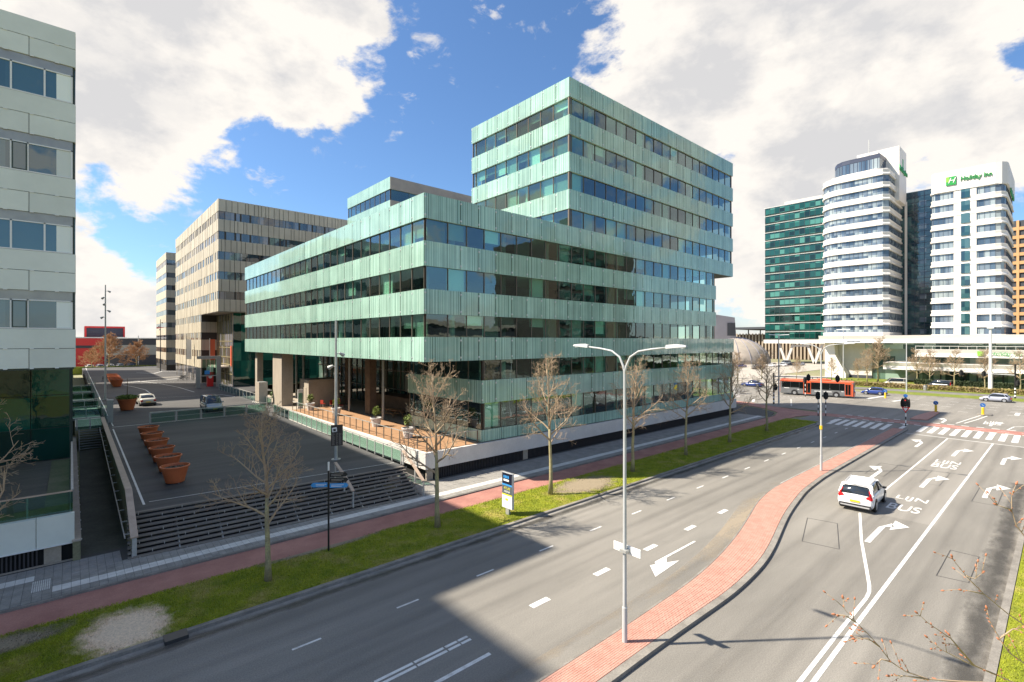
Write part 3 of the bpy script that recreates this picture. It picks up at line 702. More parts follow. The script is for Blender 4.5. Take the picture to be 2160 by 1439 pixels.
floor_slab(19.5, 70.7, 31.6, 82.2, T[7]); floor_slab(24.9, 70.7, 31.6, 44, T[8])
for t in T[0:4]: floor_slab(36.6, 70, 69.2, 84.9, t)
for (x0, x1, y0, y1) in ((35.62, 70.38, 31.65, 47.05), (36.65, 69.9, 69.25, 84.8)):
    b = MB(); b.box(x0, x1, y0, y1, T[0] - .029, T[0] + .0); gbuild(b, 'roof', 'roof_gravel')
b = MB()
for zt, zb, (x0, x1, y0, y1) in ((T[0], T[4], (42.5, 69.5, 37.5, 46.9)), (T[4], T[7], (26.5, 64.5, 38.0, 81.9)), (T[7], 2.2, (31.5, 70.0, 38.0, 43.8)), (T[0], T[4], (41, 69.6, 74.5, 84.5))):
    b.box(x0, x1, y0, y1, zb, zt - .1)
gbuild(b, 'core_wall', 'interior_wall')
for k, z in enumerate((T[7], 2.2)):
    pass
b = MB()
def col(u, v, z0, z1, r=.22): b.lathe([(r, z0), (r, z1)], 12, u, v, cap=False)
for i in range(8):
    u = 22.6 + i * 5.37
    if u < 64: col(u, 32.5, T[7], T[4] - BH)
    col(u + (0 if u > 25 else 3), 32.5, 2.2, T[7] - BH)
    if u > 36: col(u + 1, 32.5, T[4], T[0] - BH)
for i in range(9): col(20.5, 33 + i * 5.37, T[7], T[4] - BH)
for i in range(3): col(36.5, 33 + i * 5.37, T[4], T[0] - BH)
gbuild(b, 'interior_columns', 'ceiling_white', smooth=True)
# blank metal-clad flank of the rear tower
b = MB()
for t in T[0:3]: b.box(36.62, 69.9, 69.14, 69.19, t - BH, t)
b.box(36.62, 69.9, 69.14, 69.19, T[4], T[2] - BH)
gbuild(b, 'rear_cladding', 'bronze_panel')
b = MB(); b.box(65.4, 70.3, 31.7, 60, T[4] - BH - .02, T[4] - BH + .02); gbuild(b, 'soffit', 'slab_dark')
# closed back and far end
b = MB(); b.box(70.42, 70.5, 31.6, 82, T[7], T[0]) if False else b.box(64.9, 65.25, 47.3, 82.1, T[7], T[4]-BH); b.box(19.6, 70, 82.0, 82.18, 8.94, T[4]-.2); gbuild(b, 'rear_wall', 'bronze_panel')
b = MB(); b.box(70.0, 70.35, 40, 47.0, T[4], T[0]-.05); b.box(37, 70, 46.95, 47.08, T[4]-.2, T[0]-.05); gbuild(b, 'tower_rear_wall', 'bronze_panel')
# undercroft on the square: soffit, dark glazed lobby, brick wall, concrete piers, plant box
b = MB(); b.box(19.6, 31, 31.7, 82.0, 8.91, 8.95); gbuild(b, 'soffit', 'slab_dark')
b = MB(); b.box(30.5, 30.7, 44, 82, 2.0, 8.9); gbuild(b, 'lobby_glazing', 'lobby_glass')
b = MB(); b.box(25.2, 38.5, 43.41, 43.5, 2.2, 8.9); gbuild(b, 'return_wall', 'brick_and_pier_shade')
b = MB(); b.box(28.3, 30.4, 44.0, 58, 2.2, 4.0); gbuild(b, 'planter_wall', 'brick_and_pier_shade')
b = MB()
for i in range(21): b.box(30.38, 30.49, 44.0 + i*1.8, 44.08 + i*1.8, 2.0, 8.9)
for z in (4.4, 6.7): b.box(30.40, 30.47, 44, 82, z, z + .1)
gbuild(b, 'lobby_mullions', 'mullion', kind='stuff')
for (u0, u1, v0, v1) in ((20.0, 21.4, 66.5, 70.2), (20.2, 21.0, 78.4, 79.4), (25.0, 25.8, 52, 53.2), (26.8, 27.3, 62.4, 63.0)):
    b = MB(); b.box(u0, u1, v0, v1, 1.9, 8.9); gbuild(b, 'pier', 'concrete' if u0 < 22 else 'brick_and_pier_shade')  # inner piers get a darker colour standing in for shade under the soffit
b = MB(); b.box(22.2, 26.2, 63.2, 66.4, 1.9, 5.6); gbuild(b, 'plant_box', 'concrete')
b = MB(); b.box(22.15, 22.2, 64.0, 65.4, 2.1, 4.6); gbuild(b, 'plant_box_door', 'concrete')
for v in (48, 56.5, 60, 72, 75): b = MB(); b.lathe([(.16, 2.0), (.16, 8.9)], 12, 24.6, v, False); gbuild(b, 'slim_column', 'steel_grey', smooth=True)
# plinth: white fascia over a dark ventilation grille, terrace floor
b = MB(); b.box(19.5, 71.2, 31.45, 31.75, .98, 2.2); b.box(19.5, 19.75, 31.76, 62, .98, 2.2); gbuild(b, 'plinth_fascia', 'white_concrete')
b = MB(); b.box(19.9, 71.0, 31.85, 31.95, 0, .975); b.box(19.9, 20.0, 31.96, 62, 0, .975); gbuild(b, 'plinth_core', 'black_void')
b = MB(); u = 20.3
while u < 71:
    b.box(u, u + .06, 31.76, 31.84, 0.09, .97); u += .16
gbuild(b, 'ventilation_grille', 'grille_dark', kind='stuff')
for u in (19.75, 29.6): b = MB(); b.box(u, u + .55, 31.70, 31.845, .08, .976); gbuild(b, 'plinth_pier', 'concrete')
b = MB(); b.box(19.76, 70.5, 31.76, 44.2, 2.02, 2.19); b.box(19.76, 30.4, 44.21, 82, 1.9, 2.17); gbuild(b, 'terrace_slab', 'concrete')
b = MB()
for i in range(44): b.box(19.8 + i*.11 + .004, 19.8 + (i+1)*.11 - .004, 31.8, 62.0, 2.192, 2.215)
gbuild(b, 'deck_boards', 'deck_wood', kind='stuff')

# ------------------------------------------------------------------ terrace railing, planters, bench
def railing(name, label, pts, h=1.05, post=.05, step=1.35, mats='mullion', glass=None, rail='steel_grey', rw=.06, mids=0):
    """posts, top rail and, where it has them, glass infill panes and middle rails along a polyline"""
    o = Vector(pts[0]); t = thing(name, label, 'railing', o)
    for p, q in zip(pts, pts[1:]):
        p = Vector(p) - o; q = Vector(q) - o; n = max(1, round((q - p).length / step))
        b = MB(); b.bar(p + Vector((0,0,h)), q + Vector((0,0,h)), rw, rw * .8); b.build('top_rail', rail, t)
        for k in range(mids): b = MB(); z = h * (k + 1) / (mids + 1); b.bar(p + Vector((0,0,z)), q + Vector((0,0,z)), .03); b.build('middle_rail', rail, t)
        pm = MB(); pm.box(-post/2, post/2, -post*.9, post*.9, 0, h - .02); me = pm.mesh('post', mats); d = (q - p); rz = math.atan2(d.y, d.x)
        for i in range(n + 1):
            obj('post', me, t, p.lerp(q, i / n), rz + math.pi/2)
        if glass:
            for i in range(n):
                a = p.lerp(q, (i + .06) / n); c = p.lerp(q, (i + .94) / n); nn = Vector((-(q-p).y, (q-p).x, 0)).normalized() * .008
                b = MB(); z = Vector((0,0,1)); b.hexa([a - nn + z*.08, c - nn + z*.08, c + nn + z*.08, a + nn + z*.08], [a - nn + z*(h-.1), c - nn + z*(h-.1), c + nn + z*(h-.1), a + nn + z*(h-.1)]); b.build('glass_pane', glass, t)
    return t
railing('terrace_railing', 'brown steel terrace railing along the white plinth with a pale top rail', [(19.9, 62, 2.2), (19.9, 31.9, 2.2), (24.7, 31.9, 2.2)], rail='galvanised')
mat('planter_white', (.66, .64, .62), .6, (.58, .56, .55), 2); mat('pot_soil', (.10, .075, .05), .95, (.16, .13, .09), 6, fine=20)
mat('leaf_light', (.20, .26, .04), .7, (.12, .17, .03), 3, rand=.15); mat('leaf_dark', (.06, .10, .03), .7, (.09, .14, .04), 3); mat('stem_brown', (.14, .10, .06), .85)
def leaf_blob(mb, c, r, n, s, rg):
    for i in range(n):
        d = Vector((rg.gauss(0,1), rg.gauss(0,1), rg.gauss(0,1))).normalized() * rg.uniform(.35, 1) ; p = Vector(c) + Vector((d.x*r[0], d.y*r[1], d.z*r[2]))
        a = Vector((rg.gauss(0,1), rg.gauss(0,1), rg.gauss(0,.6))).normalized() * s; e = a.cross(Vector((rg.gauss(0,1), rg.gauss(0,1), rg.gauss(0,1)))).normalized() * s * .45
        mb.add([p - a, p + e, p + a, p - e], [(0,1,2,3)])
def terrace_pot(loc, label, k):
    rg = random.Random(k); t = thing('plant_pot', label, 'plant pot', loc, 0, 'white pots on the terrace')
    b = MB(); b.lathe([(.36, 0), (.50, .72), (.56, .73), (.57, .85), (.52, .86), (.48, .74)], 24, cap=False); b.lathe([(.36, .0), (.05, .001)], 24, cap=False); b.build('pot', 'planter_white', t, smooth=False)
    b = MB(); b.lathe([(.495, .74), (.02, .76)], 20); b.build('soil', 'pot_soil', t)
    p = thing('x', '', '') if False else None
    b = MB()
    for i in range(5): b.tube([(rg.uniform(-.1,.1), rg.uniform(-.1,.1), .74), (rg.uniform(-.2,.2), rg.uniform(-.2,.2), 1.2), (rg.uniform(-.35,.35), rg.uniform(-.35,.35), 1.6 + rg.uniform(0,.3))], [.02,.015,.006], 5)
    st = b.build('stems', 'stem_brown', t)
    b = MB(); leaf_blob(b, (0, 0, 1.5), (.45, .45, .5), 220, .10, rg); b.build('foliage', 'leaf_light', t)
for i, (x, y, z, w) in enumerate(((21.4, 60.2, 2.22, 'white pot with a small bush, farthest along the terrace by the totem'), (22.0, 54.0, 2.22, 'white pot with a bush behind the plaza lamp post'), (22.1, 44.6, 2.22, 'white pot with a yellow green bush in the middle of the terrace'), (21.6, 37.6, 2.22, 'white pot with a bush behind the bare street tree, nearest the street'))): terrace_pot((x, y, z), w, i)
t = thing('picnic_bench', 'dark timber picnic table standing in the shade under the office block', 'bench', (26.5, 49.3, 2.22), .1)
for x in (-.35, 0, .35): b = MB(); b.box(x - .15, x + .15, -1.1, 1.1, .72, .77); b.build('table_board', 'deck_wood', t)
for x in (-.8, .8): b = MB(); b.box(x - .14, x + .14, -1.1, 1.1, .42, .46); b.build('seat', 'deck_wood', t)
for y in (-.8, .8):
    for s in (-1, 1): b = MB(); b.bar((s*.7, y, 0), (s*.25, y, .72), .08); b.build('leg', 'deck_wood', t)
    b = MB(); b.bar((-.8, y, .39), (.8, y, .39), .08); b.build('cross_beam', 'deck_wood', t)
# patio chairs (three near, low wooden)
mat('chair_red', (.45, .05, .03), .5)
def bar_chair(loc, rz, label):
    t = thing('patio_chair', label, 'chair', loc, rz, 'red chairs under the office block')
    b = MB(); b.box(-.22, .22, -.22, .22, .44, .49); b.build('seat', 'chair_red', t)
    b = MB(); b.box(-.22, .22, .19, .23, .49, .95); b.build('backrest', 'chair_red', t)
    for x in (-.19, .19):
        for y in (-.19, .19): b = MB(); b.box(x-.02, x+.02, y-.02, y+.02, 0, .44); b.build('leg', 'steel_grey', t)
for i, (x, y, r) in enumerate(((24.2, 60.6, .3), (23.4, 61.6, 2.1), (25.2, 61.4, -1.2), (24.6, 58.9, 1.2))): bar_chair((x, y, 2.22), r, ORD[i] + ' red chair from the left beside the shaded concrete plant box')
t = thing('information_totem', 'pale glass information totem standing by the terrace pots', 'totem', (21.0, 62.6, 2.22))
b = MB(); b.box(-.32, .32, -.08, .08, 0, .12); b.build('base', 'steel_grey', t)
b = MB(); b.box(-.3, .3, -.05, .05, .12, 2.35); b.build('panel', 'white_trim', t)
b = MB(); b.box(-.26, .26, -.056, -.05, .3, 1.9); b.build('glass_face', 'rail_glass', t)

# ------------------------------------------------------------------ the square: deck, ramp, steps
def pz(v): return 1.6 + .45 * max(0, min(1, (v - 32.5) / 30))
m = MB(); prev = None
vsq = [31.0, 32.5, 36, 40, 45, 50, 55, 60, 62.5, 70, 90, 120, 160, 205]
for a, b in zip(vsq, vsq[1:]):
    ra = 17.7 if a < 62 else 19.7; rb_ = 17.7 if b <= 62.5 else 19.7
    ra = 17.7 if b <= 62.5 else 19.75; rb_ = ra
    if a >= 82: ra = rb_ = 26
    lo = 2.5; aL, aR = (32.35, 31.5) if a < 31.5 else (a, a)
    m.hexa([(lo, aL, pz(a) - .5), (ra, aR, pz(a) - .5), (rb_, b, pz(b) - .5), (lo, b, pz(b) - .5)], [(lo, aL, pz(a)), (ra, aR, pz(a)), (rb_, b, pz(b)), (lo, b, pz(b))])
struct('square_deck', m, 'square_asphalt')
m = MB(); m.box(2.52, 17.6, 33.6, 205, -.06, 1.05); struct('deck_base', m, 'black_void')
m = MB(); m.quad((17.7, 31.7, .03), (19.9, 31.7, .03), (19.9, 62, .03), (17.7, 62, .03)); struct('side_ramp', m, 'footway_asphalt')
def deck_line(pts, w=.09, name='deck_line', mt='road_paint', dz=.006):
    mb = MB()
    for p, q in zip(pts, pts[1:]):
        n = max(1, int((Vector(q) - Vector(p)).length // 4)); 
        for i in range(n):
            a = Vector(p).lerp(Vector(q), i/n); b = Vector(p).lerp(Vector(q), (i+1)/n); d = (b-a).normalized(); s = Vector((-d.y, d.x)) * w/2
            mb.quad(*[(x.x, x.y, pz(x.y) + dz) for x in (a - s, b - s, b + s, a + s)])
    return struct(name, mb, mt)
deck_line([(3.2, 33.7), (17.6, 32.7)], .06); deck_line([(2.95, 33.3), (3.0, 61)], .11); deck_line([(3.0, 62.2), (17.6, 63.2)], .14)
deck_line([(3.1, 63), (3.4, 205)], .1); deck_line([(15.2, 96), (14.6, 108), (13, 120), (10, 132)], .15); deck_line([(9.5, 98), (9.6, 106), (8.6, 114), (7.4, 121)], .15); deck_line([(5, 125), (18, 133)], .5); deck_line([(15, 88), (17.6, 89), (18.5, 84)], .14); deck_line([(6, 123), (16, 123)], .1)
deck_line([(7.6, 91), (16.2, 88.5)], .1); deck_line([(13, 165), (16, 158), (19, 168), (24, 160)], .3); deck_line([(5, 138.5), (25, 140)], 1.2, mt='light_paving', dz=.004)
mat('wet_patch', (.035, .036, .042), .35, (.055, .055, .06), 1.2, lo=.4, hi=.6)
# steps: eleven dark boards with open risers between steel stringers
st = thing('wooden_steps', 'wide flight of dark timber steps rising from the pavement to the square', 'steps', (2.0, 29.62, 0), R(-3.1))
NS = 10; RISE = 1.6 / NS; GO_ = 2.75 / NS
for i in range(NS):
    z = RISE * (i + 1); y = GO_ * i
    b = MB(); b.box(0, 15.55, y, y + .30, z - .075, z - .005); b.build('step_board', 'dark_step', st)
    b = MB(); b.box(.1, 15.45, y + .2, y + .22, z - RISE + .0, z - .08); b.build('gap_shade', 'black_void', st)  # black sheet stands in for the shade in each open gap between boards
b = MB(); b.box(.0, 15.55, NS*GO_, NS*GO_ + .5, 1.50, 1.598); b.build('step_board', 'dark_step', st)
for k in range(9):
    x = .15 + k * 1.9; b = MB(); b.add([(x, -.02, .1), (x + .05, -.02, .1), (x + .05, GO_*NS, 1.45), (x, GO_*NS, 1.45), (x, GO_*NS, .1), (x + .05, GO_*NS, .1)], [(0,1,2,3),(0,3,4),(1,5,2),(3,2,5,4),(0,4,5,1)]); b.build('stringer', 'steel_grey', st)
    for i in range(NS): b = MB(); b.box(x + .3 + (i % 3)*.5, x + .33 + (i % 3)*.5, GO_*i - .012, GO_*i - .002, RISE*i + .02, RISE*(i+1) - .01); b.build('bracket', 'galvanised', st)
b = MB(); b.box(.05, 15.5, .02, GO_*NS, -.02, .09); b.build('base', 'black_void', st)
def stair_rail(name, label, p0, p1, p2):
    o = Vector(p0); t = thing(name, label, 'handrail', o); p1 = Vector(p1) - o; p2 = Vector(p2) - o; h = Vector((0,0,1.0)); z = Vector((0,0,0))
    b = MB(); b.bar(z + h, p1 + h, .20, .07); b.build('rail_board', 'handrail_wood', t)
    b = MB(); b.bar(p1 + h, p2 + h, .20, .07); b.build('rail_board', 'handrail_wood', t)
    for p in (z, p1, p2): b = MB(); b.box(p.x-.035, p.x+.035, p.y-.06, p.y+.06, p.z, p.z + .97); b.build('post', 'galvanised', t)
stair_rail('stair_handrail', 'timber topped handrail in the middle of the steps, behind the finger post', (12.95, 29.2, .26), (12.9, 30.4, .98), (12.8, 31.6, 1.6))
stair_rail('stair_handrail', 'timber topped handrail at the right end of the steps by the white plinth', (17.65, 28.7, .10), (17.72, 29.9, .75), (17.8, 31.7, 1.62))
# parapet rail on the left edge of the square
t = thing('parapet', 'long pale timber capped parapet along the left edge of the square', 'parapet', (2.2, 29.9, 0))
b = MB(); b.hexa([(-.02, .1, 0), (.06, .1, 0), (.24, 33.2, 0), (.10, 33.2, 0)], [(-.02, .1, .95), (.06, .1, .95), (.24, 33.2, 2.8), (.10, 33.2, 2.8)]) if False else None
b.v, b.f, b.mi = [], [], []
for (y0, z0, y1, z1) in ((0, 1.0, 3.2, 2.55), (3.2, 2.55, 32.4, 3.0)):
    b.hexa([(.0, y0, 0.05), (.14, y0, .05), (.14, y1, .05), (.0, y1, .05)], [(.0, y0, z0), (.14, y0, z0), (.14, y1, z1), (.0, y1, z1)])
b.build('wall', 'moss_wall', t)
for (y0, z0, y1, z1) in ((-.06, 1.03, 3.2, 2.6), (3.22, 2.6, 32.5, 3.05)): b = MB(); b.bar((.07, y0, z0), (.07, y1, z1), .3, .08); b.build('cap_board', 'handrail_wood', t)
b = MB(); b.box(-.02, .16, -.1, -.02, .0, 1.0); b.build('end_post', 'galvanised', t)
b = MB(); b.bar((-.25, .6, .9), (-.2, 31, 2.3), .05); b.build('pipe_rail', 'galvanised', t)
for i in range(16): b = MB(); b.bar((-.22, 1 + i*1.95, .95 + i*.09), (.0, 1 + i*1.95, .95 + i*.09), .05); b.build('rail_bracket', 'galvanised', t)
# glass balustrades and crash rail on the square
railing('glass_balustrade', 'green glass balustrade on the right edge of the square beside the white plinth', [(17.75, 31.9, 1.62), (17.75, 47, 1.8), (17.75, 62, 2.04)], h=1.05, glass='rail_glass', rail='galvanised', mats='galvanised')
railing('crash_barrier', 'steel rail barrier with glass behind the row of red planters', [(6.0, 62.4, 2.05), (17.4, 63.3, 2.05)], h=1.1, glass='rail_glass', rail='galvanised', mats='galvanised', step=2.4, mids=1, rw=.12)
railing('bridge_railing', 'glass railing running back along the office piers', [(19.2, 68, 2.05), (19.2, 98, 2.05)], h=1.1, glass='rail_glass', rail='galvanised', mats='galvanised', step=2)
railing('bridge_railing', 'long railing on the left edge of the square beyond the lamp mast', [(2.7, 63, 2.05), (2.9, 150, 2.05)], h=1.05, glass='rail_glass', rail='galvanised', mats='galvanised', step=3)
for i in range(5):                                           # bicycle hoops
    t = thing('bicycle_stand', ORD[i] + ' bent steel bicycle hoop from the front, in the row by the concrete pier', 'bicycle stand', (17.6, 66.2 + i*.75, 2.05), 0, 'bicycle hoops by the pier')
    b = MB(); b.tube([(-.35, 0, 0), (-.35, 0, .6), (-.2, 0, .78), (.2, 0, .78), (.35, 0, .6), (.35, 0, 0)], .03, 8); b.build('hoop', 'galvanised', t, smooth=True)
    b = MB(); b.box(-.45, .45, -.04, .04, 0, .02); b.build('foot', 'galvanised', t)

# ------------------------------------------------------------------ sunken passage between left office and square
m = MB(); m.prism([(.35, 31.72), (2.15, 31.72), (2.4, 62.4), (.6, 62.4)], -.04, .04); struct('passage', m, 'moss_floor')
t = thing('passage_wall', 'mossy low wall along the left of the sunken passage', 'wall', (.05, 31.2, 0)); b = MB(); b.box(0, .28, 0, 34, 0, 1.0); b.build('wall', 'moss_wall', t)
b = MB(); b.box(-.03, .31, -.02, 34, 1.0, 1.06); b.build('coping', 'concrete', t)
for k in range(12): b = MB(); b.lathe([(.05, 0), (.05, .05)], 8); b.build('lamp_stud', 'white_trim', t).location = (.3, 1 + k*1.7, .75)
t = thing('passage_stairs', 'steel stairs and landing at the far end of the sunken passage', 'stairs', (.6, 62.5, 0))
for i in range(9): b = MB(); b.box(0, 1.75, i*.28, i*.28 + .3, .2*i + .14, .2*i + .2); b.build('tread', 'steel_grey', t)
b = MB(); b.box(-.3, 1.9, 2.5, 9, 1.86, 2.0); b.build('landing', 'steel_grey', t)
for x in (-.05, 1.8): b = MB(); b.add([(x, 0, 0), (x + .05, 0, 0), (x + .05, 2.6, 1.9), (x, 2.6, 1.9), (x, 2.6, 1.5), (x+.05, 2.6, 1.5), (x, .5, 0), (x+.05, .5, 0)], [(0,1,2,3),(0,3,4,6),(1,7,5,2),(3,2,5,4),(4,5,7,6),(0,6,7,1)]); b.build('stringer', 'galvanised', t)
railing('landing_railing', 'glass railing round the landing of the passage stairs', [(.4, 62.4, 2.0), (2.3, 62.4, 2.0)], h=1.1, glass='rail_glass', mats='galvanised', step=1)
for k, v in enumerate((73, 82, 95, 110)):
    t = thing('footbridge', ('first', 'second', 'third', 'fourth')[k] + ' small steel footbridge from the stairs towards the left office', 'footbridge', (-.2, v, 1.9))
    b = MB(); b.box(0, 2.9, 0, 2.2, -.25, .0); b.build('deck', 'steel_grey', t)
    for y in (.05, 2.15):
        b = MB(); b.bar((0, y, 1.05), (2.9, y, 1.05), .05); b.build('top_rail', 'galvanised', t)
        for x in (.1, 1.45, 2.8): b = MB(); b.box(x-.025, x+.025, y-.025, y+.025, 0, 1.05); b.build('post', 'galvanised', t)
        b = MB(); b.box(.1, 2.8, y-.006, y+.006, .1, .95); b.build('glass_pane', 'rail_glass', t)
    for x in (.3, 2.5): b = MB(); b.box(x, x+.2, 1.0, 1.2, -1.95, -.25); b.build('support', 'moss_wall', t)
t = thing('service_cabinet', 'slim grey steel cabinet at the end of the parapet', 'cabinet', (3.0, 66.0, 2.05)); b = MB(); b.box(-.25, .25, -.3, .3, 0, 2.3); b.build('body', 'steel_grey', t); b = MB(); b.box(-.28, .28, -.33, .33, 2.3, 2.36); b.build('cap', 'galvanised', t)

# ------------------------------------------------------------------ office on the left
lb = thing('office_building', 'pale green panelled office building at the left edge of the picture', 'building', (0.16, 31.5, 0))
def lbuild(mb, name, mats, **k): mb.v = [(x - .16, y - 31.5, z) for x, y, z in mb.v]; return mb.build(name, mats, lb, **k)
b = MB(); b.box(-34, .12, 31.62, 83, 9.3, 25.1); lbuild(b, 'structure_wall', 'slab_dark')
b = MB(); b.box(-50, -17, 33, 82, 25.1, 39.4); lbuild(b, 'upper_tower', 'pale_panel')
rows = [(25.26, 23.55), (21.8, 19.98), (18.22, 16.4), (14.64, 12.82), (11.06, 9.24)]
for zt, zb in rows:
    for k in range(2):
        z1 = zt - k*(zt-zb)/2; z0 = z1 - (zt-zb)/2; u = .16; w0 = 1.6 if k else 3.4; i = 0
        while u > -9:
            w = w0 if i == 0 else 3.4
            b = MB(); b.box(u - w + .012, u - .012, 31.5 + rnd.uniform(0, .006), 31.6, z0 + .012, z1 - .012); lbuild(b, 'facade_panel', 'pale_panel'); u -= w; i += 1
    b = MB(); b.box(-34, -8.99, 31.52, 31.6, zb, zt); lbuild(b, 'facade_panel', 'pale_panel')
    b = MB(); u = -.5
    while u > -8: b.box(u - .07, u + .07, 31.47, 31.499, zb - .02, zb + .02); b.box(u - .07, u + .07, 31.47, 31.499, (zt+zb)/2 - .02, (zt+zb)/2 + .02); u -= .85
    lbuild(b, 'panel_clips', 'white_trim', kind='stuff')
    for (vv0, vv1) in ((31.62, 83),): b = MB(); b.box(.125, .16, vv0, vv1, zb, zt); lbuild(b, 'side_panel', 'pale_panel')
for k, ((_, zt), (zb, _)) in enumerate(zip(rows, rows[1:])):
    vent = zt - .42
    b = MB(); b.box(-9, .05, 31.56, 31.6, vent, zt); lbuild(b, 'louvre_strip', 'steel_grey')
    edges = [0.02, -.92, -2.02, -2.5, -4.4, -6.3, -9] if k % 2 == 0 else [.02, -1.48, -2.02, -3.6, -5.6, -9]
    for p, q in zip(edges, edges[1:]):
        b = MB(); b.box(q + .03, p - .03, 31.57, 31.6, zb + .03, vent - .03); lbuild(b, 'window_pane', 'left_glass')
        b = MB(); b.box(p - .035, p + .03, 31.52, 31.615, zb, vent); lbuild(b, 'window_frame', 'white_trim')
    b = MB(); b.box(-9, .05, 31.50, 31.61, zb - .0, zb + .05); b.box(-9, .05, 31.52, 31.61, vent - .05, vent); lbuild(b, 'window_rails', 'white_trim')
    b = MB(); b.box(-.52, .0, 31.555, 31.569, zb + .06, vent - .06); lbuild(b, 'blind', 'blind_cloth')
    if k in (1, 3):
        b = MB(); b.box(-2.0, -1.5, 31.50, 31.56, zb + .05, vent - .05); lbuild(b, 'opening_sash', 'slab_dark'); b = MB(); b.box(-1.95, -1.55, 31.494, 31.499, zb + .1, vent - .1); lbuild(b, 'window_pane', 'left_glass')
    b = MB(); b.box(.10, .15, 31.7, 83, zb, zt); lbuild(b, 'side_glazing', 'lobby_glass')
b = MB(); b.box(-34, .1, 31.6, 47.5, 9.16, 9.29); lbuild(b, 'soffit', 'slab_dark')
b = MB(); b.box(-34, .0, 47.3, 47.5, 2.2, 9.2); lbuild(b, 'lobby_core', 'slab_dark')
for i in range(9):
    for z0, z1 in ((2.25, 4.4), (4.45, 6.7), (6.75, 9.15)): b = MB(); b.box(-.05 - (i+1)*2.0, -.1 - i*2.0, 47.2, 47.28, z0, z1); lbuild(b, 'lobby_pane', 'left_lobby')
b = MB(); b.box(-34, -.02, 31.75, 47.2, 2.0, 2.19); lbuild(b, 'terrace_slab', 'dark_step')
b = MB(); b.box(-1.0, -.1, 32.6, 46.5, 2.191, 2.23); lbuild(b, 'moss_strip', 'moss_wall'); b = MB(); b.box(-34, -1.01, 31.8, 33.6, 2.191, 2.225); lbuild(b, 'moss_strip', 'moss_wall')
for p, q in ((-1.2, .12), (-8, -1.21), (-34, -8.01)): b = MB(); b.box(p + .006, q - .006, 31.42, 31.7, .97, 2.33); lbuild(b, 'terrace_fascia', 'pale_panel')
b = MB(); b.box(-34, .2, 31.36, 31.72, .92, .965); lbuild(b, 'fascia_trim', 'white_trim')
b = MB(); b.box(-34, .15, 31.72, 31.8, 0, .92); lbuild(b, 'plinth_core', 'black_void'); b = MB(); u = -12
while u < -1.1: b.box(u, u + .06, 31.62, 31.71, .02, .915); u += .14
lbuild(b, 'ventilation_grille', 'grille_dark', kind='stuff'); b = MB(); b.box(-.95, -.35, 31.58, 31.715, .02, .918); b.box(-34, .1, 31.46, 31.60, .0, .12) ; lbuild(b, 'plinth_pier', 'concrete')
b = MB(); b.box(-10, .05, 31.78, 31.80, 2.34, 3.28); lbuild(b, 'balustrade_glass', 'rail_glass'); b = MB(); b.box(-10, .05, 31.75, 31.83, 3.28, 3.34); lbuild(b, 'balustrade_rail', 'handrail_wood')
for x in (-.02, -1.5, -3, -4.5, -6): b = MB(); b.box(x - .04, x + .02, 31.80, 31.86, 2.2, 3.28); lbuild(b, 'balustrade_post', 'galvanised')
b = MB(); b.box(.0, .06, 31.9, 47, 2.2, 3.3); lbuild(b, 'side_balustrade', 'rail_glass'); b = MB(); b.box(-.02, .08, 31.9, 47, 3.3, 3.36); lbuild(b, 'balustrade_rail', 'galvanised')
b = MB(); b.box(-34, .08, 47.5, 83, 0, 9.3); lbuild(b, 'rear_base', 'slab_dark')
# next office behind it, seen only past the corner and by its shade on the square
rb2 = thing('office_building', 'pale panelled office block behind the left one, mostly hidden by it', 'building', (.1, 101, 0))
b = MB(); b.box(-40, 0, 0, 30, 0, 32); b.build('walls', 'pale_panel', rb2)
for k in range(8): b = MB(); b.box(-40.02, .02, -.02, 30.02, 3.4 + k*3.58, 5.1 + k*3.58); b.build('window_strip', 'left_glass', rb2)
b = MB(); b.box(-40, -.2, 42, 90, 0, 24); b.build('rear_wing', 'pale_panel', rb2)

# ------------------------------------------------------------------ beige office blocks behind
def panel_cuts(a0, a1, rg, lo=.55, hi=1.25):
    x = a0; c = [a0]
    while x < a1 - .5: x += rg.choice((lo, .7, .95, .95, hi)); c.append(min(x, a1))
    if c[-1] < a1: c.append(a1)
    return c
BT = [35.9, 32.3, 28.7, 25.12, 21.58, 18.0]; BW = 1.42; BB = 2.17
rg = random.Random(5)
bb = thing('office_building', 'beige panelled office block with ribbon windows behind the green glass building', 'building', (19.5, 100.4, 0))
def bbuild(mb, name, mats, **k): mb.v = [(x - 19.5, y - 100.4, z) for x, y, z in mb.v]; return mb.build(name, mats, bb, **k)
b = MB(); b.box(19.62, 62, 100.52, 148.6, 15.8, 35.8); b.box(19.62, 62, 116.2, 148.6, 2, 15.79); b.box(23, 62, 103.6, 116.1, 2, 15.75); bbuild(b, 'structure_wall', 'beige_joint')
for t in BT:
    z0 = t - BB; cuts = panel_cuts(19.5, 48, rg)
    for p, q in zip(cuts, cuts[1:]):
        if q < 46 and q - p > .3: b = MB(); b.box(p + .04, q - .04, 100.40 + rg.choice((0, .02)), 100.5, z0 + .01, t - .01); bbuild(b, 'cladding_panel', 'beige_panel')
    b = MB(); b.box(46, 62, 100.42, 100.5, z0, t); bbuild(b, 'cladding_sheet', 'beige_panel')
side_t = BT + [14.4, 10.8, 7.25]
b = MB()
for t in side_t:
    z0 = t - BB; v0 = 100.4 if t > 16 else 116.2
    cuts = panel_cuts(v0, 148.7, rg, .8, 1.6)
    for p, q in zip(cuts, cuts[1:]): b.box(19.5 + rg.choice((0, .03)), 19.6, p + .06, q - .06, z0 + .01, t - .01)
    if t < 16:
        cu = panel_cuts(19.52, 23, rg)
        for p, q in zip(cu, cu[1:]): b.box(p + .02, q - .02, 116.08, 116.18, z0 + .01, t - .01)
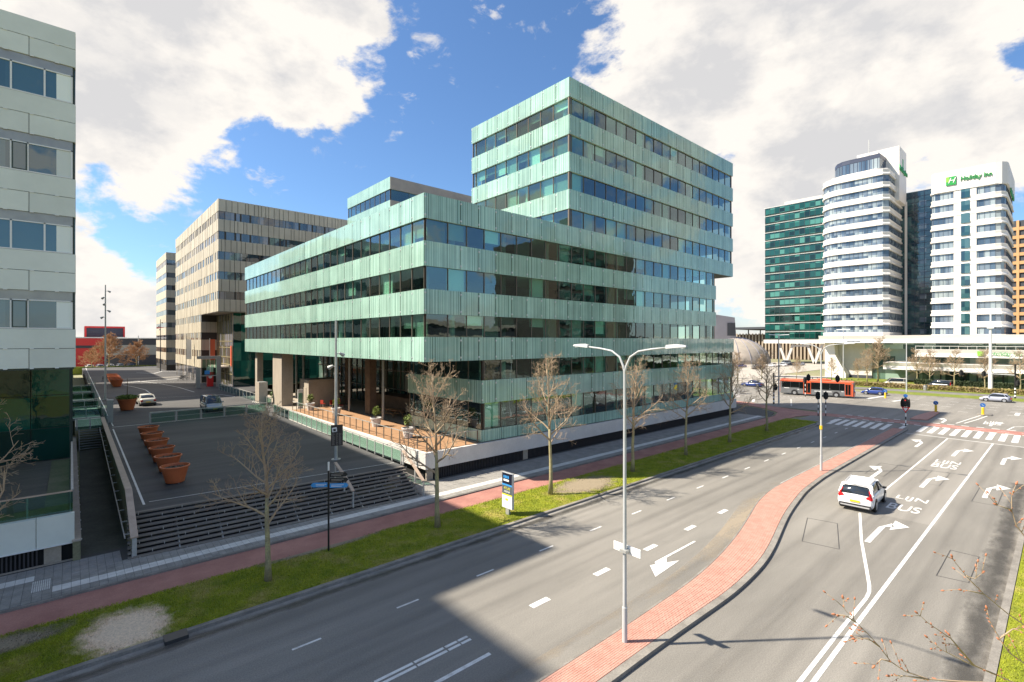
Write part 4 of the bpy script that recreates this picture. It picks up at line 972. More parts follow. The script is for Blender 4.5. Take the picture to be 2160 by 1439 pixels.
bbuild(b, 'side_cladding', 'beige_panel', kind='stuff')
for t, n in zip(BT[:-1], BT[1:]):
    b = MB(); b.box(19.7, 62, 100.62 - .12, 100.62 - .10, n, t - BB); bbuild(b, 'window_strip', 'beige_glass')
b = MB(); u = 20.5
while u < 46:
    for t, n in zip(BT[:-1], BT[1:]): b.box(u, u + rg.choice((.06, .06, .28)), 100.46, 100.515, n, t - BB)
    u += rg.choice((.9, 1.1, 1.6))
bbuild(b, 'window_mullions', 'beige_joint', kind='stuff')
for t, n in zip(side_t[:-1], side_t[1:]):
    v0 = 100.6 if t > 18.5 else 116.3
    b = MB(); b.box(19.58, 19.605, v0, 148.6, n, t - BB); bbuild(b, 'window_strip', 'beige_glass_side')
    b = MB(); v = v0 + .6
    while v < 148: b.box(19.53, 19.60, v, v + rg.choice((.3, .5, .8)), n, t - BB); v += rg.choice((1.3, 1.7, 2.2))
    bbuild(b, 'window_piers', 'beige_panel', kind='stuff')
b = MB(); b.box(19.58, 19.605, 116.3, 148.6, 2, 5.0); bbuild(b, 'window_strip', 'beige_glass_side')
b = MB(); b.box(19.55, 62, 100.45, 116.2, 15.76, 15.8); bbuild(b, 'soffit', 'bronze_panel')
dark_glass('entrance_glass', [(.22, .22, .26), (.10, .10, .11), (.30, .29, .34), (.06, .07, .06), (.16, .15, .10)], 1.25, 'Y', hcell=2.4)
dark_glass('entrance_green', [(.01, .10, .075), (.02, .15, .11), (.01, .05, .04), (.05, .22, .16)], 1.4, 'X', hcell=3.4)
b = MB(); b.box(22.4, 22.5, 103.0, 116.0, 2, 15.7); bbuild(b, 'entrance_glazing', 'entrance_glass')
b = MB(); b.box(22.51, 60, 103.0, 103.1, 2, 15.7); bbuild(b, 'entrance_glazing', 'entrance_green')
mat('gold_mullion', (.45, .38, .22), .45, metal=.4)
b = MB()
for i in range(11): b.box(22.32, 22.395, 103.0 + i*1.3, 103.08 + i*1.3, 2, 15.6)
for z in (4.2, 6.0, 7.4, 9.2, 10.4): b.box(22.33, 22.39, 103.0, 116, z, z + .12)
bbuild(b, 'entrance_mullions', 'gold_mullion', kind='stuff')
b = MB(); b.box(20.6, 22.4, 106, 115, 5.4, 5.7); bbuild(b, 'entrance_canopy', 'bronze_panel')
mat('banner_red', (.55, .10, .04), .7)
b = MB(); b.box(22.2, 22.28, 103.2, 104.1, 5.8, 9.6); bbuild(b, 'banner', 'banner_red')
b = MB(); b.box(19.55, 61.9, 100.46, 148.5, 35.81, 35.86); bbuild(b, 'roof', 'roof_gravel')
b3 = thing('office_building', 'slim beige office block farthest back behind the other beige one', 'building', (20.2, 171.0, 0))
b = MB(); b.box(.1, 30, .1, 22, 2, 35.7); b.build('structure_wall', 'beige_joint', b3)
for t in side_t:
    b = MB(); cuts = panel_cuts(0, 22, rg, 1.0, 2.0)
    for p, q in zip(cuts, cuts[1:]): b.box(0, .09, p + .03, q - .03, t - BB, t - .01); b.box(p + .02, q - .02, 0, .09, t - BB, t - .01)
    b.build('cladding_band', 'beige_panel', b3)
    b = MB(); b.box(.06, 30, .06, .12, t - ST, t - BB); b.build('window_strip', 'beige_glass', b3); b = MB(); b.box(.055, .13, .13, 22, t - ST, t - BB); b.build('window_strip', 'beige_glass_side', b3)
b = MB(); b.box(.02, 29.9, .02, 21.9, 35.71, 35.8); b.build('roof', 'roof_gravel', b3)

# ------------------------------------------------------------------ far end of the square
mat('signal_red', (.62, .03, .03), .5); mat('board_blue', (.035, .045, .08), .4, (.05, .06, .10), 1.0, stretch=(.1, .1, 6)); mat('shed_grey', (.34, .35, .32), .7, (.30, .31, .28), .2); mat('shed_dark', (.045, .05, .06), .6)
t = thing('billboard_building', 'dark blue louvred block with a bright red frame on the skyline', 'building', (4, 266, 0))
b = MB(); b.box(0, 13, 0, 10, 0, 16.4); b.build('core', 'shed_dark', t); b = MB(); b.box(.6, 12.4, -.3, -.1, 10.6, 15.8); b.build('louvre_face', 'board_blue', t)
for i in range(6): b = MB(); b.box(.6, 12.4, -.45, -.31, 10.8 + i*.85, 10.95 + i*.85); b.build('louvre', 'shed_dark', t)
for (x0, x1, z0, z1) in ((0, .6, 9.6, 16.6), (12.4, 13, 9.6, 16.6), (.6, 12.4, 15.9, 16.6)): b = MB(); b.box(x0, x1, -.7, -.02, z0, z1); b.build('frame', 'signal_red', t)
t = thing('red_building', 'long low red building beside the orange trees', 'building', (-30, 246, 0)); b = MB(); b.box(0, 46, 0, 14, 0, 11.6); b.build('wall', 'signal_red', t); b = MB(); b.box(0, 46.1, -.1, -.02, 7.8, 8.8); b.build('window_strip', 'shed_dark', t); b = MB(); b.box(0, 46.2, -.2, 14.2, 11.61, 12.0); b.build('roof_edge', 'white_trim', t)
t = thing('warehouse', 'long warehouse with dark and pale grey cladding bands across the far end of the square', 'building', (9.5, 231, 0))
for z0, z1, mt in ((0, 5.3, 'shed_dark'), (5.3, 9.0, 'shed_grey'), (9.0, 11.4, 'shed_dark')): b = MB(); b.box(0, 62, 0, 25, z0 + (.002 if z0 else 0), z1); b.build('cladding_band', mt, t)
b = MB(); b.box(-.2, 62.2, -.2, 25.2, 11.41, 11.7); b.build('roof_edge', 'white_trim', t)
for x in (9, 15, 21): b = MB(); b.tube([(x, -3, .0), (x, -3, 12.5)], .12, 8); b.build('pole', 'galvanised', None); o = C.objects[-1]; o.name = 'flag_pole'; tag(o, ('slim pale pole, left', 'slim pale pole, middle', 'slim pale pole, right')[(x - 9)//6] + ' of three before the warehouse', 'pole'); o.location = (9.5, 231, 0)
m = MB(); m.quad((-60, 205.2, 1.2), (110, 205.2, 1.2), (110, 230, 1.0), (-60, 230, 1.0)); struct('far_terrain', m, 'light_paving')
m = MB(); m.box(-40, 40, 205.0, 206.5, 0, 2.4); struct('grass_bank', m, 'far_lawn')
m = MB(); m.box(-80, .0, 150, 204, 0, .6); struct('rear_yard', m, 'light_paving')
railing('end_railing', 'dark railing closing off the far end of the square', [(3, 203, 2.05), (26, 203, 2.05)], h=1.0, mats='shed_dark', rail='shed_dark', step=2, mids=2)

# ------------------------------------------------------------------ hotel
mat('hotel_white', (.74, .70, .65), .6, (.70, .665, .615), .25); mat('hotel_grey', (.56, .52, .48), .65)
dark_glass('curtain_glass', [(.05, .08, .12), (.16, .20, .24), (.26, .31, .33), (.08, .12, .17), (.32, .37, .38), (.13, .17, .22)], 1.05, 'XY', hcell=3.42, refl=.7)
dark_glass('stair_glass', [(.01, .04, .06), (.015, .06, .07), (.03, .09, .10), (.06, .13, .14)], 2.1, 'XY', hcell=1.75, refl=.8)
dark_glass('podium_glass', [(.10, .17, .14), (.25, .35, .30), (.05, .09, .08), (.34, .44, .38)], 2.2, 'Y', hcell=3.2, refl=.7)
dark_glass('green_panes', [(.006, .05, .04), (.010, .07, .062), (.004, .02, .018), (.02, .11, .09), (.010, .06, .055), (.07, .22, .18)], 2.15, 'Y', hcell=1.99, refl=.45)
mat('zinc_dark', (.10, .12, .15), .5)
def path_normals(pts):
    ns = []
    for i in range(len(pts)):
        a = Vector(pts[max(i-1, 0)]); c = Vector(pts[min(i+1, len(pts)-1)]); d = (c - a).normalized(); ns.append(Vector((d.y, -d.x)))
    return ns
def ring(mb, pts, prof, sign=1):
    ns = path_normals(pts); k = len(prof); o = len(mb.v)
    for p, n in zip(pts, ns):
        for off, z in prof: mb.v.append((p[0] + n.x*off*sign, p[1] + n.y*off*sign, z))
    for i in range(len(pts) - 1):
        for j in range(k - 1):
            f = [o+i*k+j, o+(i+1)*k+j, o+(i+1)*k+j+1, o+i*k+j+1]; mb.f.append(f[::-1] if sign > 0 else f); mb.mi.append(0)
def storey_tower(root, pts, z0, n, pitch, out=.3, bars=None, blank=()):
    """stack of white V-profiled bands with ribbon windows between them along one facade line"""
    base = root.location; P = [(x - base.x, y - base.y) for x, y in pts]
    for i in range(n + 1):
        z = z0 + i * pitch
        b = MB(); ring(b, P, [(-.6, z - .92), (out, z - .90), (out*1.05, z - .60), (out*.1, z - .10), (out*.6, z + .56), (out*.5, z + .62), (-.6, z + .66)]); b.build('white_band', 'hotel_white', root)
        if i < n:
            b = MB(); ring(b, P, [(-.1, z + .6), (-.1, z + pitch - .88)]); b.build('window_strip', 'curtain_glass', root)
    b = MB(); acc = 0; ns = path_normals(P)
    for p, q in zip(P, P[1:]):
        p = Vector(p); q = Vector(q); L_ = (q - p).length; d = (q - p) / max(L_, 1e-6); s = 1.05 - acc
        while s < L_:
            c = p + d * s; nrm = Vector((d.y, -d.x)); w = c + nrm * -.05; b.bar((w.x, w.y, z0 + .5), (w.x, w.y, z0 + n*pitch - .9), .055); s += 1.05
        acc = (acc + L_) % 1.05
    b.build('window_mullions', 'zinc_dark', root, kind='stuff')
hm = thing('hotel_tower', 'white banded hotel tower with rounded corners and a glazed penthouse', 'building', (165, 40, 0))
line = [(179.5, 48.6), (172, 48.6)] + [(170 + 5*math.cos(R(a)) - 0, 43.6 + 5*math.sin(R(a))) for a in (90, 105, 120, 135, 150, 165, 180)] + [(165, 36), (165, 33.2), (166.2, 32.0), (173, 32.0), (181, 32.0)]
storey_tower(hm, line, 12.3, 13, 3.42)
b = MB(); b.prism([(x - 165 + .9 if x < 178 else x - 165, y - 40) for x, y in [(179.5, 47.6), (171, 47.6), (167, 44.6), (166, 41), (166, 34.5), (168, 33.0), (181, 33.0)]], 10.4, 57.6); b.build('core', 'hotel_grey', hm)
b = MB(); b.prism([(5, 8), (1.5, 5.5), (.3, 2.5), (.3, -5.5), (2, -7.5), (16, -7.6), (16, 8)], 57.3, 58.0); b.build('roof', 'hotel_white', hm)
pts = [(9, 6.2), (6, 6.0), (4, 5.0), (2.8, 3.4), (2.6, 1.5), (2.6, -5.6), (9, -6)]
b = MB(); ring(b, pts, [(0, 58.0), (0, 62.3)]); b.build('penthouse_glass', 'curtain_glass', hm)
b = MB(); ring(b, pts, [(.02, 58.0), (.08, 58.05), (.08, 58.5), (.0, 58.52)]); ring(b, pts, [(.02, 61.5), (.08, 61.55), (.08, 62.5), (-1, 62.6)]); b.prism([(x, y) for x, y in pts], 62.55, 62.7); b.build('penthouse_trim', 'board_blue', hm)
b = MB()
for p, q in zip(pts, pts[1:]):
    L_ = (Vector(q) - Vector(p)).length
    for s in range(int(L_ / .95) + 1): c = Vector(p).lerp(Vector(q), s * .95 / L_); b.box(c.x - .06, c.x + .06, c.y - .06, c.y + .06, 58.4, 61.6)
b.build('penthouse_mullions', 'board_blue', hm, kind='stuff')
b = MB(); b.box(8, 17, -9.0, 1, 50, 65.2) ; b.build('lift_shaft', 'hotel_white', hm)
b = MB(); b.bar((5, -2.5, 58), (5, -2.5, 68), .10); b.bar((5.8, -2.5, 58), (5.8, -2.5, 68), .10)
for i in range(20): b.bar((5, -2.5, 58.3 + i*.5), (5.8, -2.5, 58.3 + i*.5), .05)
b.build('roof_ladder', 'galvanised', hm)
mat('sign_green', (.02, .30, .06), .4); mat('sign_lime', (.22, .50, .06), .4); mat('sign_blue', (.03, .05, .14), .4)
b = MB(); b.box(-.0, .3, -.6, .6, 0, 2.6); o = b.build('shaft_sign', 'sign_green', hm); o.location = (12.5, -9.05, 59.8); o.rotation_euler = (0, 0, R(90))
o = obj('shaft_lettering', setmat(text_mesh('Holiday Inn', 2.2, ext=.1), 'sign_green'), hm, (12.5, -9.15, 59.0), rot=(R(90), 0, 0))
# recessed glass stair hall
hs = thing('stair_hall', 'dark glass stair hall between the two white hotel towers', 'building', (186, 28, 0))
b = MB(); b.box(0, 12, -5, 6, 0, 54.5); b.build('core', 'slab_dark', hs)
b = MB(); b.box(-.14, -.02, -5, 6, 10, 54.6); b.build('glazing', 'stair_glass', hs)
b = MB()
for i in range(6): b.box(-.24, -.15, -5 + i*2.2, -4.9 + i*2.2, 10, 54.6)
for i in range(26): b.box(-.22, -.15, -5, 6, 10 + i*1.72, 10.1 + i*1.72)
b.build('glazing_bars', 'board_blue', hs, kind='stuff')
for i in range(12): b = MB(); b.box(-.2, -.15, -1.0, .6, 12.6 + i*3.42, 14.0 + i*3.42); b.build('landing_light_pane', 'curtain_glass', hs)
b = MB(); b.box(-.35, -.16, 3.4, 4.0, 10, 52); b.build('white_riser', 'hotel_white', hs)
# second tower with the big sign
hr = thing('hotel_tower', 'white banded hotel tower with the large green hotel sign at its top', 'building', (182, 18, 0))
line = [(186, 25.4), (182.6, 25.4), (182.1, 25.2), (182, 24.6), (182, 12.4), (182.3, 11.3), (183.2, 10.6), (184.5, 10.4), (206, 10.4)]
storey_tower(hr, line, 12.3, 12, 3.42, out=.28)
b = MB(); b.prism([(1.2, 7.2), (.7, 6.6), (.7, -5.4), (1.2, -6.4), (2.6, -6.9), (24, -6.9), (24, 7.2)], 10.4, 53.5); b.build('core', 'hotel_grey', hr)
b = MB(); b.prism([(.4, 7.4), (-.4, 6.8), (-.4, -5.6), (.1, -6.9), (1.2, -7.8), (2.6, -8.0), (24, -8.0), (24, 7.4)], 52.6, 58.2); b.build('sign_parapet', 'hotel_white', hr)
for i in range(12):                                         # blank white bay with its own tall window
    z = 12.3 + i*3.42
    b = MB(); b.box(-.2, .3, 1.11, 2.6, z + .6, z + 2.5); b.build('white_bay', 'hotel_white', hr); b = MB(); b.box(-.2, .3, -2.0, -.71, z + .6, z + 2.5); b.build('white_bay', 'hotel_white', hr)
    b = MB(); b.box(-.3, .2, -.70, 1.1, z + .2, z + 2.9); b.build('bay_window', 'stair_glass', hr)
b = MB(); b.box(0, .25, -1.05, 1.05, 0, 2.3); o = b.build('sign_logo_board', 'sign_green', hr); o.location = (-.68, 3.1, 54.2)
b = MB(); b.box(-.03, .0, .35, 1.05, .9, 2.3); o = b.build('sign_logo_corner', 'sign_lime', hr); o.location = (-.68, 3.1, 54.2)
me = setmat(text_mesh('H', 2.0, ext=.03, shear=.35), 'white_trim'); obj('sign_logo_letter', me, hr, (-.74, 3.1, 55.35), rot=(R(90), 0, R(-90)))
me = setmat(text_mesh('Holiday Inn', 1.75, ext=.12, shear=.12), 'sign_green')
for v in me.vertices: v.co.x *= .78
obj('sign_lettering', me, hr, (-.55, -1.9, 55.4), rot=(R(90), 0, R(-90)))
o = obj('side_sign_lettering', setmat(text_mesh('Holiday Inn', 2.4, ext=.12, shear=.12), 'sign_green'), hr, (12, -8.15, 51.6), rot=(R(90), 0, 0))
hr.location = (172, 17, 0); hr.scale = (1, .945, .945)
# podium: three white ledges over glazed floors
hp = thing('hotel_podium', 'low hotel podium with three long white ledges over curtained glass', 'building', (158, 10, 0))
def ledge(z0, z1, y0, y1, x0, x1, name='white_ledge'): b = MB(); zm = (z0 + z1)/2; b.add([(x0, y0, z0), (x0, y1, z0), (x0 + .25, y1, zm), (x0 + .25, y0, zm), (x0 - .1, y0, z1), (x0 - .1, y1, z1), (x1, y0, z1), (x1, y1, z1), (x1, y0, z0), (x1, y1, z0)], [(0,3,2,1)[::-1],(3,4,5,2)[::-1],(4,6,7,5)[::-1],(8,0,1,9)[::-1],(1,2,5,7,9),(0,8,6,4,3)]); b.build(name, 'hotel_white', hp)
ledge(10.0, 12.0, -60, 37.5, 3, 26); ledge(6.6, 8.4, -60, 15.2, 0, 16); ledge(3.3, 5.0, -60, 21.3, -2, 16)
for z0, z1, y1, x in ((8.41, 9.99, 27, 6), (5.01, 6.59, 15, 4), (.0, 3.29, 15, 3)): b = MB(); b.box(x, x + .2, -60, y1, z0, z1); b.build('glazed_storey', 'podium_glass', hp)
b = MB(); b.box(9, 9.2, 15.3, 28.2, 0, 9.98); b.build('glazed_hall', 'podium_glass', hp)
for i in range(32): b = MB(); y = 14.9 - i*2.2; b.box(2.8, 2.99, y, y + .22, 0, 3.28); b.build('mullion', 'shed_dark', hp)
for i in range(26): b = MB(); y = 15 - i*1.6; b.box(-.1, -.02, y, y + .05, 8.4, 9.2); b.build('ledge_post', 'white_trim', hp)
b = MB(); b.box(-.1, -.03, -60, 15.1, 9.2, 9.28); b.build('ledge_rail', 'white_trim', hp)
b = MB(); b.add([(8, 15.4, .1), (8, 19.5, .1), (8, 9, 8), (8, 6.5, 8), (8.6, 15.4, .1), (8.6, 19.5, .1), (8.6, 9, 8), (8.6, 6.5, 8)], [(0,1,2,3),(7,6,5,4),(0,4,5,1),(2,6,7,3),(1,5,6,2),(0,3,7,4)]); b.build('stair_flight', 'hotel_white', hp)
b = MB(); b.box(10, 26, -60, 28, 0, 9.9); b.build('core', 'interior_wall', hp)
o = obj('podium_lettering', setmat(text_mesh('Holiday Inn', 1.1, ext=.05, shear=.12), 'sign_green'), hp, (-.14, -1.0, 7.55), rot=(R(90), 0, R(-90)))
b = MB(); b.box(0, .1, -.55, .55, 0, 1.1); o = b.build('podium_logo', 'sign_lime', hp); o.location = (-.2, 3.2, 7.0)
# wedge pier and dark base under the first tower
hw = thing('hotel_pier', 'white wedge shaped pier carrying the rounded hotel tower', 'pier', (163.5, 44, 0))
b = MB(); b.add([(0, 2.6, 0), (0, 2.6, 10.4), (0, .3, 10.4), (0, .0, 6.5), (0, -2.6, 1.2), (0, -2.6, 0), (3, 2.6, 0), (3, 2.6, 10.4), (3, .3, 10.4), (3, 0, 6.5), (3, -2.6, 1.2), (3, -2.6, 0)], [(0,1,2,3,4,5)[::-1],(6,7,8,9,10,11),(0,1,7,6),(1,2,8,7),(2,3,9,8),(3,4,10,9),(4,5,11,10),(5,0,6,11)]); b.build('wedge', 'hotel_white', hw)
b = MB(); b.box(3.2, 12, -8, 2.4, 0, 10.3); b.build('base_wall', 'white_concrete', hw); b = MB(); b.box(3.1, 3.19, -8, -2.7, 0, .9); b.build('dark_skirting', 'shed_dark', hw)
# green glass tower on V-shaped legs, farther back
hg = thing('glass_tower', 'green glass tower standing on white V shaped legs behind the hotel', 'building', (251, 85, 0))
b = MB(); b.box(.2, 22, -14, 12, 10.6, 74); b.build('core', 'slab_dark', hg)
for i in range(16):
    z = 11.2 + i*3.98
    b = MB(); b.box(-.02, .15, -13.9, 12, z + .55, z + 3.5); b.box(.1, 22, 12.01, 12.1, z + .55, z + 3.5); b.build('window_strip', 'green_panes', hg)
    b = MB(); b.box(-.35, .15, -14, 12.4, z + 3.6, z + 3.74); b.build('sun_louvre', 'white_trim', hg)
b = MB()
for i in range(13): b.box(-.08, -.03, -13.9 + i*2.15, -13.82 + i*2.15, 11, 74)
b.build('mullions', 'shed_dark', hg, kind='stuff')
b = MB(); b.box(-.6, 22, -14, 12.5, 9.4, 11.1); b.build('base_slab', 'hotel_white', hg); b = MB(); b.box(2, 20, -12, 4, 74.01, 76.5); b.build('roof_plant', 'hotel_grey', hg)
for y in (-9, 3):
    for dy in (-3.2, 3.2): b = MB(); b.bar((1.5, y, 0), (1.5, y + dy, 9.5), 1.0); b.build('leg', 'hotel_grey', hg)
b = MB(); b.bar((1.5, -6.5, 8.3), (1.5, .5, 8.3), .9); b.build('tie_beam', 'hotel_grey', hg)

# ------------------------------------------------------------------ skyline bits
mat('zinc', (.34, .33, .36), .4, (.30, .29, .32), .1, metal=.3); mat('dome_shell', (.42, .36, .30), .6, (.34, .30, .25), .2, stretch=(1, 1, 3)); mat('louvre_brown', (.36, .29, .22), .7); mat('orange_stone', (.55, .31, .14), .7, (.48, .27, .12), .1)
t = thing('leaning_tower', 'small grey zinc tower with one tall window beyond the street corner', 'building', (229, 104, 0))
b = MB(); b.add([(-3, 6, 0), (4, -2, 0), (12, 6, 0), (4, 14, 0), (-3.6, 5.6, 23), (2.5, -1, 21.5), (10, 6, 21.5), (3, 13, 23)], [(3,2,1,0),(4,5,6,7),(0,1,5,4),(1,2,6,5),(2,3,7,6),(3,0,4,7)]); b.build('shell', 'zinc', t)
b = MB(); b.add([(.4, 1.6, 13), (2.9, -1.15, 13), (2.35, -1.25, 19), (.1, 1.4, 19)], [(0,1,2,3)]); o = b.build('window', 'shed_dark', t); o.location = (-.12, -.12, 0)
t = thing('dome_hall', 'pale shell roofed hall bulging behind the bare trees', 'building', (236, 107, 0))
b = MB(); pr = [(17*math.cos(R(a)), 12.5*math.sin(R(a))) for a in range(0, 90, 9)] + [(.05, 12.5)]; b.lathe(pr, 40); b.build('shell', 'dome_shell', t, smooth=True)
b = MB()
for i in range(20): a = i*math.pi/20*2; b.tube([(17.1*math.cos(R(q))*math.cos(a), 17.1*math.cos(R(q))*math.sin(a), 12.6*math.sin(R(q))) for q in range(0, 90, 10)], .18, 4)
b.build('shell_ribs', 'zinc', t, kind='stuff')
t = thing('parking_deck', 'long building with brown upright fins and a thin flat roof', 'building', (300, 110, 0))
b = MB(); b.box(8, 40, -30, 45, 0, 14.5); b.build('core', 'brick_and_pier_shade', t)
for i in range(40): b = MB(); b.box(7.2, 7.6, -30 + i*1.9, -29.2 + i*1.9, 0, 15); b.build('fin', 'louvre_brown', t)
b = MB(); b.box(2, 40, -32, 26, 17.5, 18.8); b.build('roof', 'shed_dark', t)
for i in range(8): b = MB(); b.box(9, 9.5, -30 + i*7, -29.5 + i*7, 14.5, 17.5); b.build('roof_post', 'shed_dark', t)
t = thing('orange_building', 'orange stone framed office building at the right edge behind the hotel', 'building', (290, -2, 0))
b = MB(); b.box(.5, 30, -30, 18, 0, 60); b.build('core', 'shed_dark', t)
for i in range(17): b = MB(); b.box(0, .6, -30, 18, i*3.5, i*3.5 + 1.3); b.build('floor_band', 'orange_stone', t)
for i in range(17): b = MB(); b.box(-.1, .6, -30 + i*3 - .3, -30 + i*3 + .5, 0, 60); b.build('pier', 'orange_stone', t)
# dark tower across the street, seen only as a reflection in the green facade
mat('tower_brick', (.05, .042, .035), .85, (.07, .06, .05), .8)
dark_glass('tower_glass', [(.01, .03, .025), (.02, .07, .055), (.05, .14, .11), (.008, .012, .01)], 1.8, 'X', hcell=3.6)
t = thing('reflected_tower', 'brown brick and glass office tower across the street, reflected in the green facade', 'building', (122, -36, 0))
b = MB(); b.box(-20, 22, -24, 0, 0, 41); b.build('core', 'tower_brick', t)
for i in range(11): b = MB(); b.box(-16, 8, .01, .2, 1.5 + i*3.6, 4.0 + i*3.6); b.build('window_strip', 'tower_glass', t)
for x in (-20, 9): b = MB(); b.box(x, x + 4, .01, .6, 0, 43); b.build('brick_shaft', 'brick_and_pier_shade', t)
t = thing('reflected_block', 'white banded low office across the street, reflected in the green facade', 'building', (70, -48, 0))
b = MB(); b.box(-25, 30, -20, 0, 0, 15); b.build('core', 'shed_dark', t)
for i in range(5): b = MB(); b.box(-25.2, 30.2, .01, .4, i*3.6, i*3.6 + 1.2); b.build('white_band', 'bronze_panel', t)
t = thing('reflected_hall', 'low white and glass hall across the crossing, reflected in the green facade', 'building', (190, -40, 0))
b = MB(); b.box(-35, 60, -30, 0, 0, 12); b.build('core', 'shed_dark', t)
for i in range(3): b = MB(); b.box(-35.2, 60.2, .01, .6, 2.8 + i*3.8, 4.0 + i*3.8); b.build('white_band', 'hotel_white', t)

# ------------------------------------------------------------------ bare street trees
mat('bark', (.26, .215, .13), .9, (.36, .32, .16), 2.5, fine=14, fine_amt=.3, bump=.5, bscale=25); mat('twig', (.34, .24, .165), .85, (.42, .32, .20), 1.5); mat('twig_orange', (.42, .23, .11), .85, (.36, .20, .10), .8); mat('bud_red', (.42, .16, .08), .6)
def grow_tree(seed, h=8.6, clear=2.9, spread=2.9, r0=.135, lvls=4, n1=17, dens=1.0, upright=.55, thin=1.0):
    rg = random.Random(seed); tr = MB(); cr = MB()
    top = Vector((rg.uniform(-.3, .3), rg.uniform(-.3, .3), h * .93)); pts = []
    for i in range(9):
        f = i / 8; p = Vector((top.x*f*f + rg.uniform(-.05, .05)*(i > 0), top.y*f*f + rg.uniform(-.05, .05)*(i > 0), h*.93*f)); pts.append(p)
    rads = [r0*1.35] + [r0*(1 - .88*(i/8)**1.1) for i in range(1, 9)]
    tr.tube(pts[:5], rads[:5], 10); cr.tube(pts[4:], rads[4:], 6)
    def trunk_at(z):
        f = z/(h*.93)*8; i = min(7, int(f)); return pts[i].lerp(pts[i+1], f - i), rads[i] + (rads[i+1]-rads[i])*(f-i)
    def branch(p, d, L, r, lv):
        n = 4 if lv < 2 else (3 if lv == 2 else 2); q = [p]; rr = [r]; dd = d.copy()
        for i in range(n):
            dd = (dd + Vector((rg.gauss(0,.13), rg.gauss(0,.13), rg.gauss(0,.09) + upright*.16)) ).normalized(); q.append(q[-1] + dd*L/n); rr.append(max(.0048*thin, r*(1 - .75*(i+1)/n)))
        cr.tube(q, rr, 5 if lv == 1 else (4 if lv == 2 else 3), cap=False)
        if lv >= lvls: return
        k = {1: 7, 2: 5, 3: 3}[lv]; k = max(2, int(k*dens + rg.random()))
        for j in range(k):
            f = (.22 if lv < 3 else .15) + (.76)*(j + rg.random())/k; i = min(n-1, int(f*n)); b = q[i].lerp(q[i+1], f*n - i); ax = (q[i+1]-q[i]).normalized()
            s = Vector((rg.gauss(0,1), rg.gauss(0,1), rg.gauss(0,1))); s = (s - ax*s.dot(ax)).normalized()
            nd = (ax*rg.uniform(.5,.9) + s*rg.uniform(.55,1.0)).normalized()
            branch(b, nd, L*rg.uniform(.34,.58)*(1.15 - .45*f), max(.008*thin, rr[i]*rg.uniform(.5,.7)), lv + 1)
    for j in range(n1):
        f = (j + rg.random()*.6)/n1; z = clear + (h*.9 - clear)*f**.9; p, r = trunk_at(z); a = j*2.4 + rg.uniform(-.4,.4); el = R(rg.uniform(18,42) + 30*f)
        branch(p, Vector((math.cos(a)*math.cos(el), math.sin(a)*math.cos(el), math.sin(el))), spread*(1.0 - .62*f)*rg.uniform(.8,1.15), r*rg.uniform(.6,.8), 1)
    return tr, cr
tree_kinds = {}
def tree_mesh(key, **k):
    if key not in tree_kinds:
        tw = k.pop('tw', 'twig'); a, b = grow_tree(**k); tree_kinds[key] = (a.mesh('trunk', 'bark', True), b.mesh('crown', tw, True))
    return tree_kinds[key]
def tree(key, loc, rz, label, group, sc=1.0):
    t = thing('street_tree', label, 'tree', loc, rz, group); t.scale = (sc,)*3
    a, b = tree_kinds[key]; obj('trunk', a, t); obj('crown', b, t); return t
tree_mesh('a', seed=1, h=7.7, clear=2.4, spread=2.5, r0=.125); tree_mesh('b', seed=2, h=9.2, clear=3.0, spread=3.1, r0=.14); tree_mesh('c', seed=8, h=9.3, clear=3.2, spread=2.9, r0=.13, n1=19)
row = [(-2.6, 23.2, 'b', 1.9, 'bare street tree at the left edge whose twigs cross the pale office'), (6.39, 23.1, 'a', .3, 'small lichened bare tree on the verge before the timber steps'), (15.3, 23.4, 'b', 2.6, 'bare tree on the verge right before the corner of the white plinth'), (24.3, 23.3, 'c', .8, 'bare tree on the verge just past the coloured sign totem'), (33.4, 23.0, 'b', 4.1, 'bare tree on the verge hidden behind the nearest lamp post'), (41.9, 23.1, 'c', 3.3, 'bare tree third from the end of the shaded verge'), (50.5, 23.0, 'b', 5.2, 'bare tree second from the end of the shaded verge'), (60.2, 23.1, 'c', 1.4, 'last bare tree at the crossing end of the verge')]
for u, v, k, r, lb_ in row: tree(k, (u, v, .08), r, lb_, 'bare trees along the verge', rnd.uniform(.97, 1.04))
tree_mesh('far', seed=21, h=8.5, clear=2.2, spread=3.0, r0=.13, lvls=3, n1=20, dens=1.35, thin=2.2)
tree_mesh('far2', seed=22, h=7.5, clear=1.6, spread=3.2, r0=.12, lvls=3, n1=22, dens=1.3, thin=2.2)
tree_mesh('orange', seed=31, h=9, clear=2.0, spread=4.3, r0=.2, lvls=3, n1=26, dens=1.7, upright=.3, thin=4.5, tw='twig_orange')
far = [(150.4, 41.4, 'far2', .8, 'slim bare tree before the white wedge pier'), (158.0, 37.2, 'far2', .75, 'small bare tree against the pale base wall of the hotel'), (154, 32.0, 'far', 1.35, 'large round crowned bare tree before the hotel stair hall'), (151, 33.6, 'far2', 1.1, 'bare tree touching the left of the large round crowned one'), (154.5, 24.2, 'far', 1.0, 'bare tree at the start of the dark hotel hedge'), (153.4, 21.7, 'far2', 1.1, 'bare tree second along the hotel hedge'), (151, 17.0, 'far', 1.0, 'bare tree third along the hotel hedge'), (143, 11.3, 'far', 1.05, 'bare tree standing beside the tall white mast'), (146, 6.2, 'far', 1.0, 'bare tree at the right edge by the signal gantry'), (148.9, 49.3, 'far2', .8, 'bare tree on the forecourt before the V shaped legs'), (140, 55, 'far2', .9, 'bare tree left of the V shaped legs')]
for i, (u, v, k, s, lb_) in enumerate(far): tree(k, (u, v, .04), i*1.3, lb_, 'bare trees by the hotel', s)
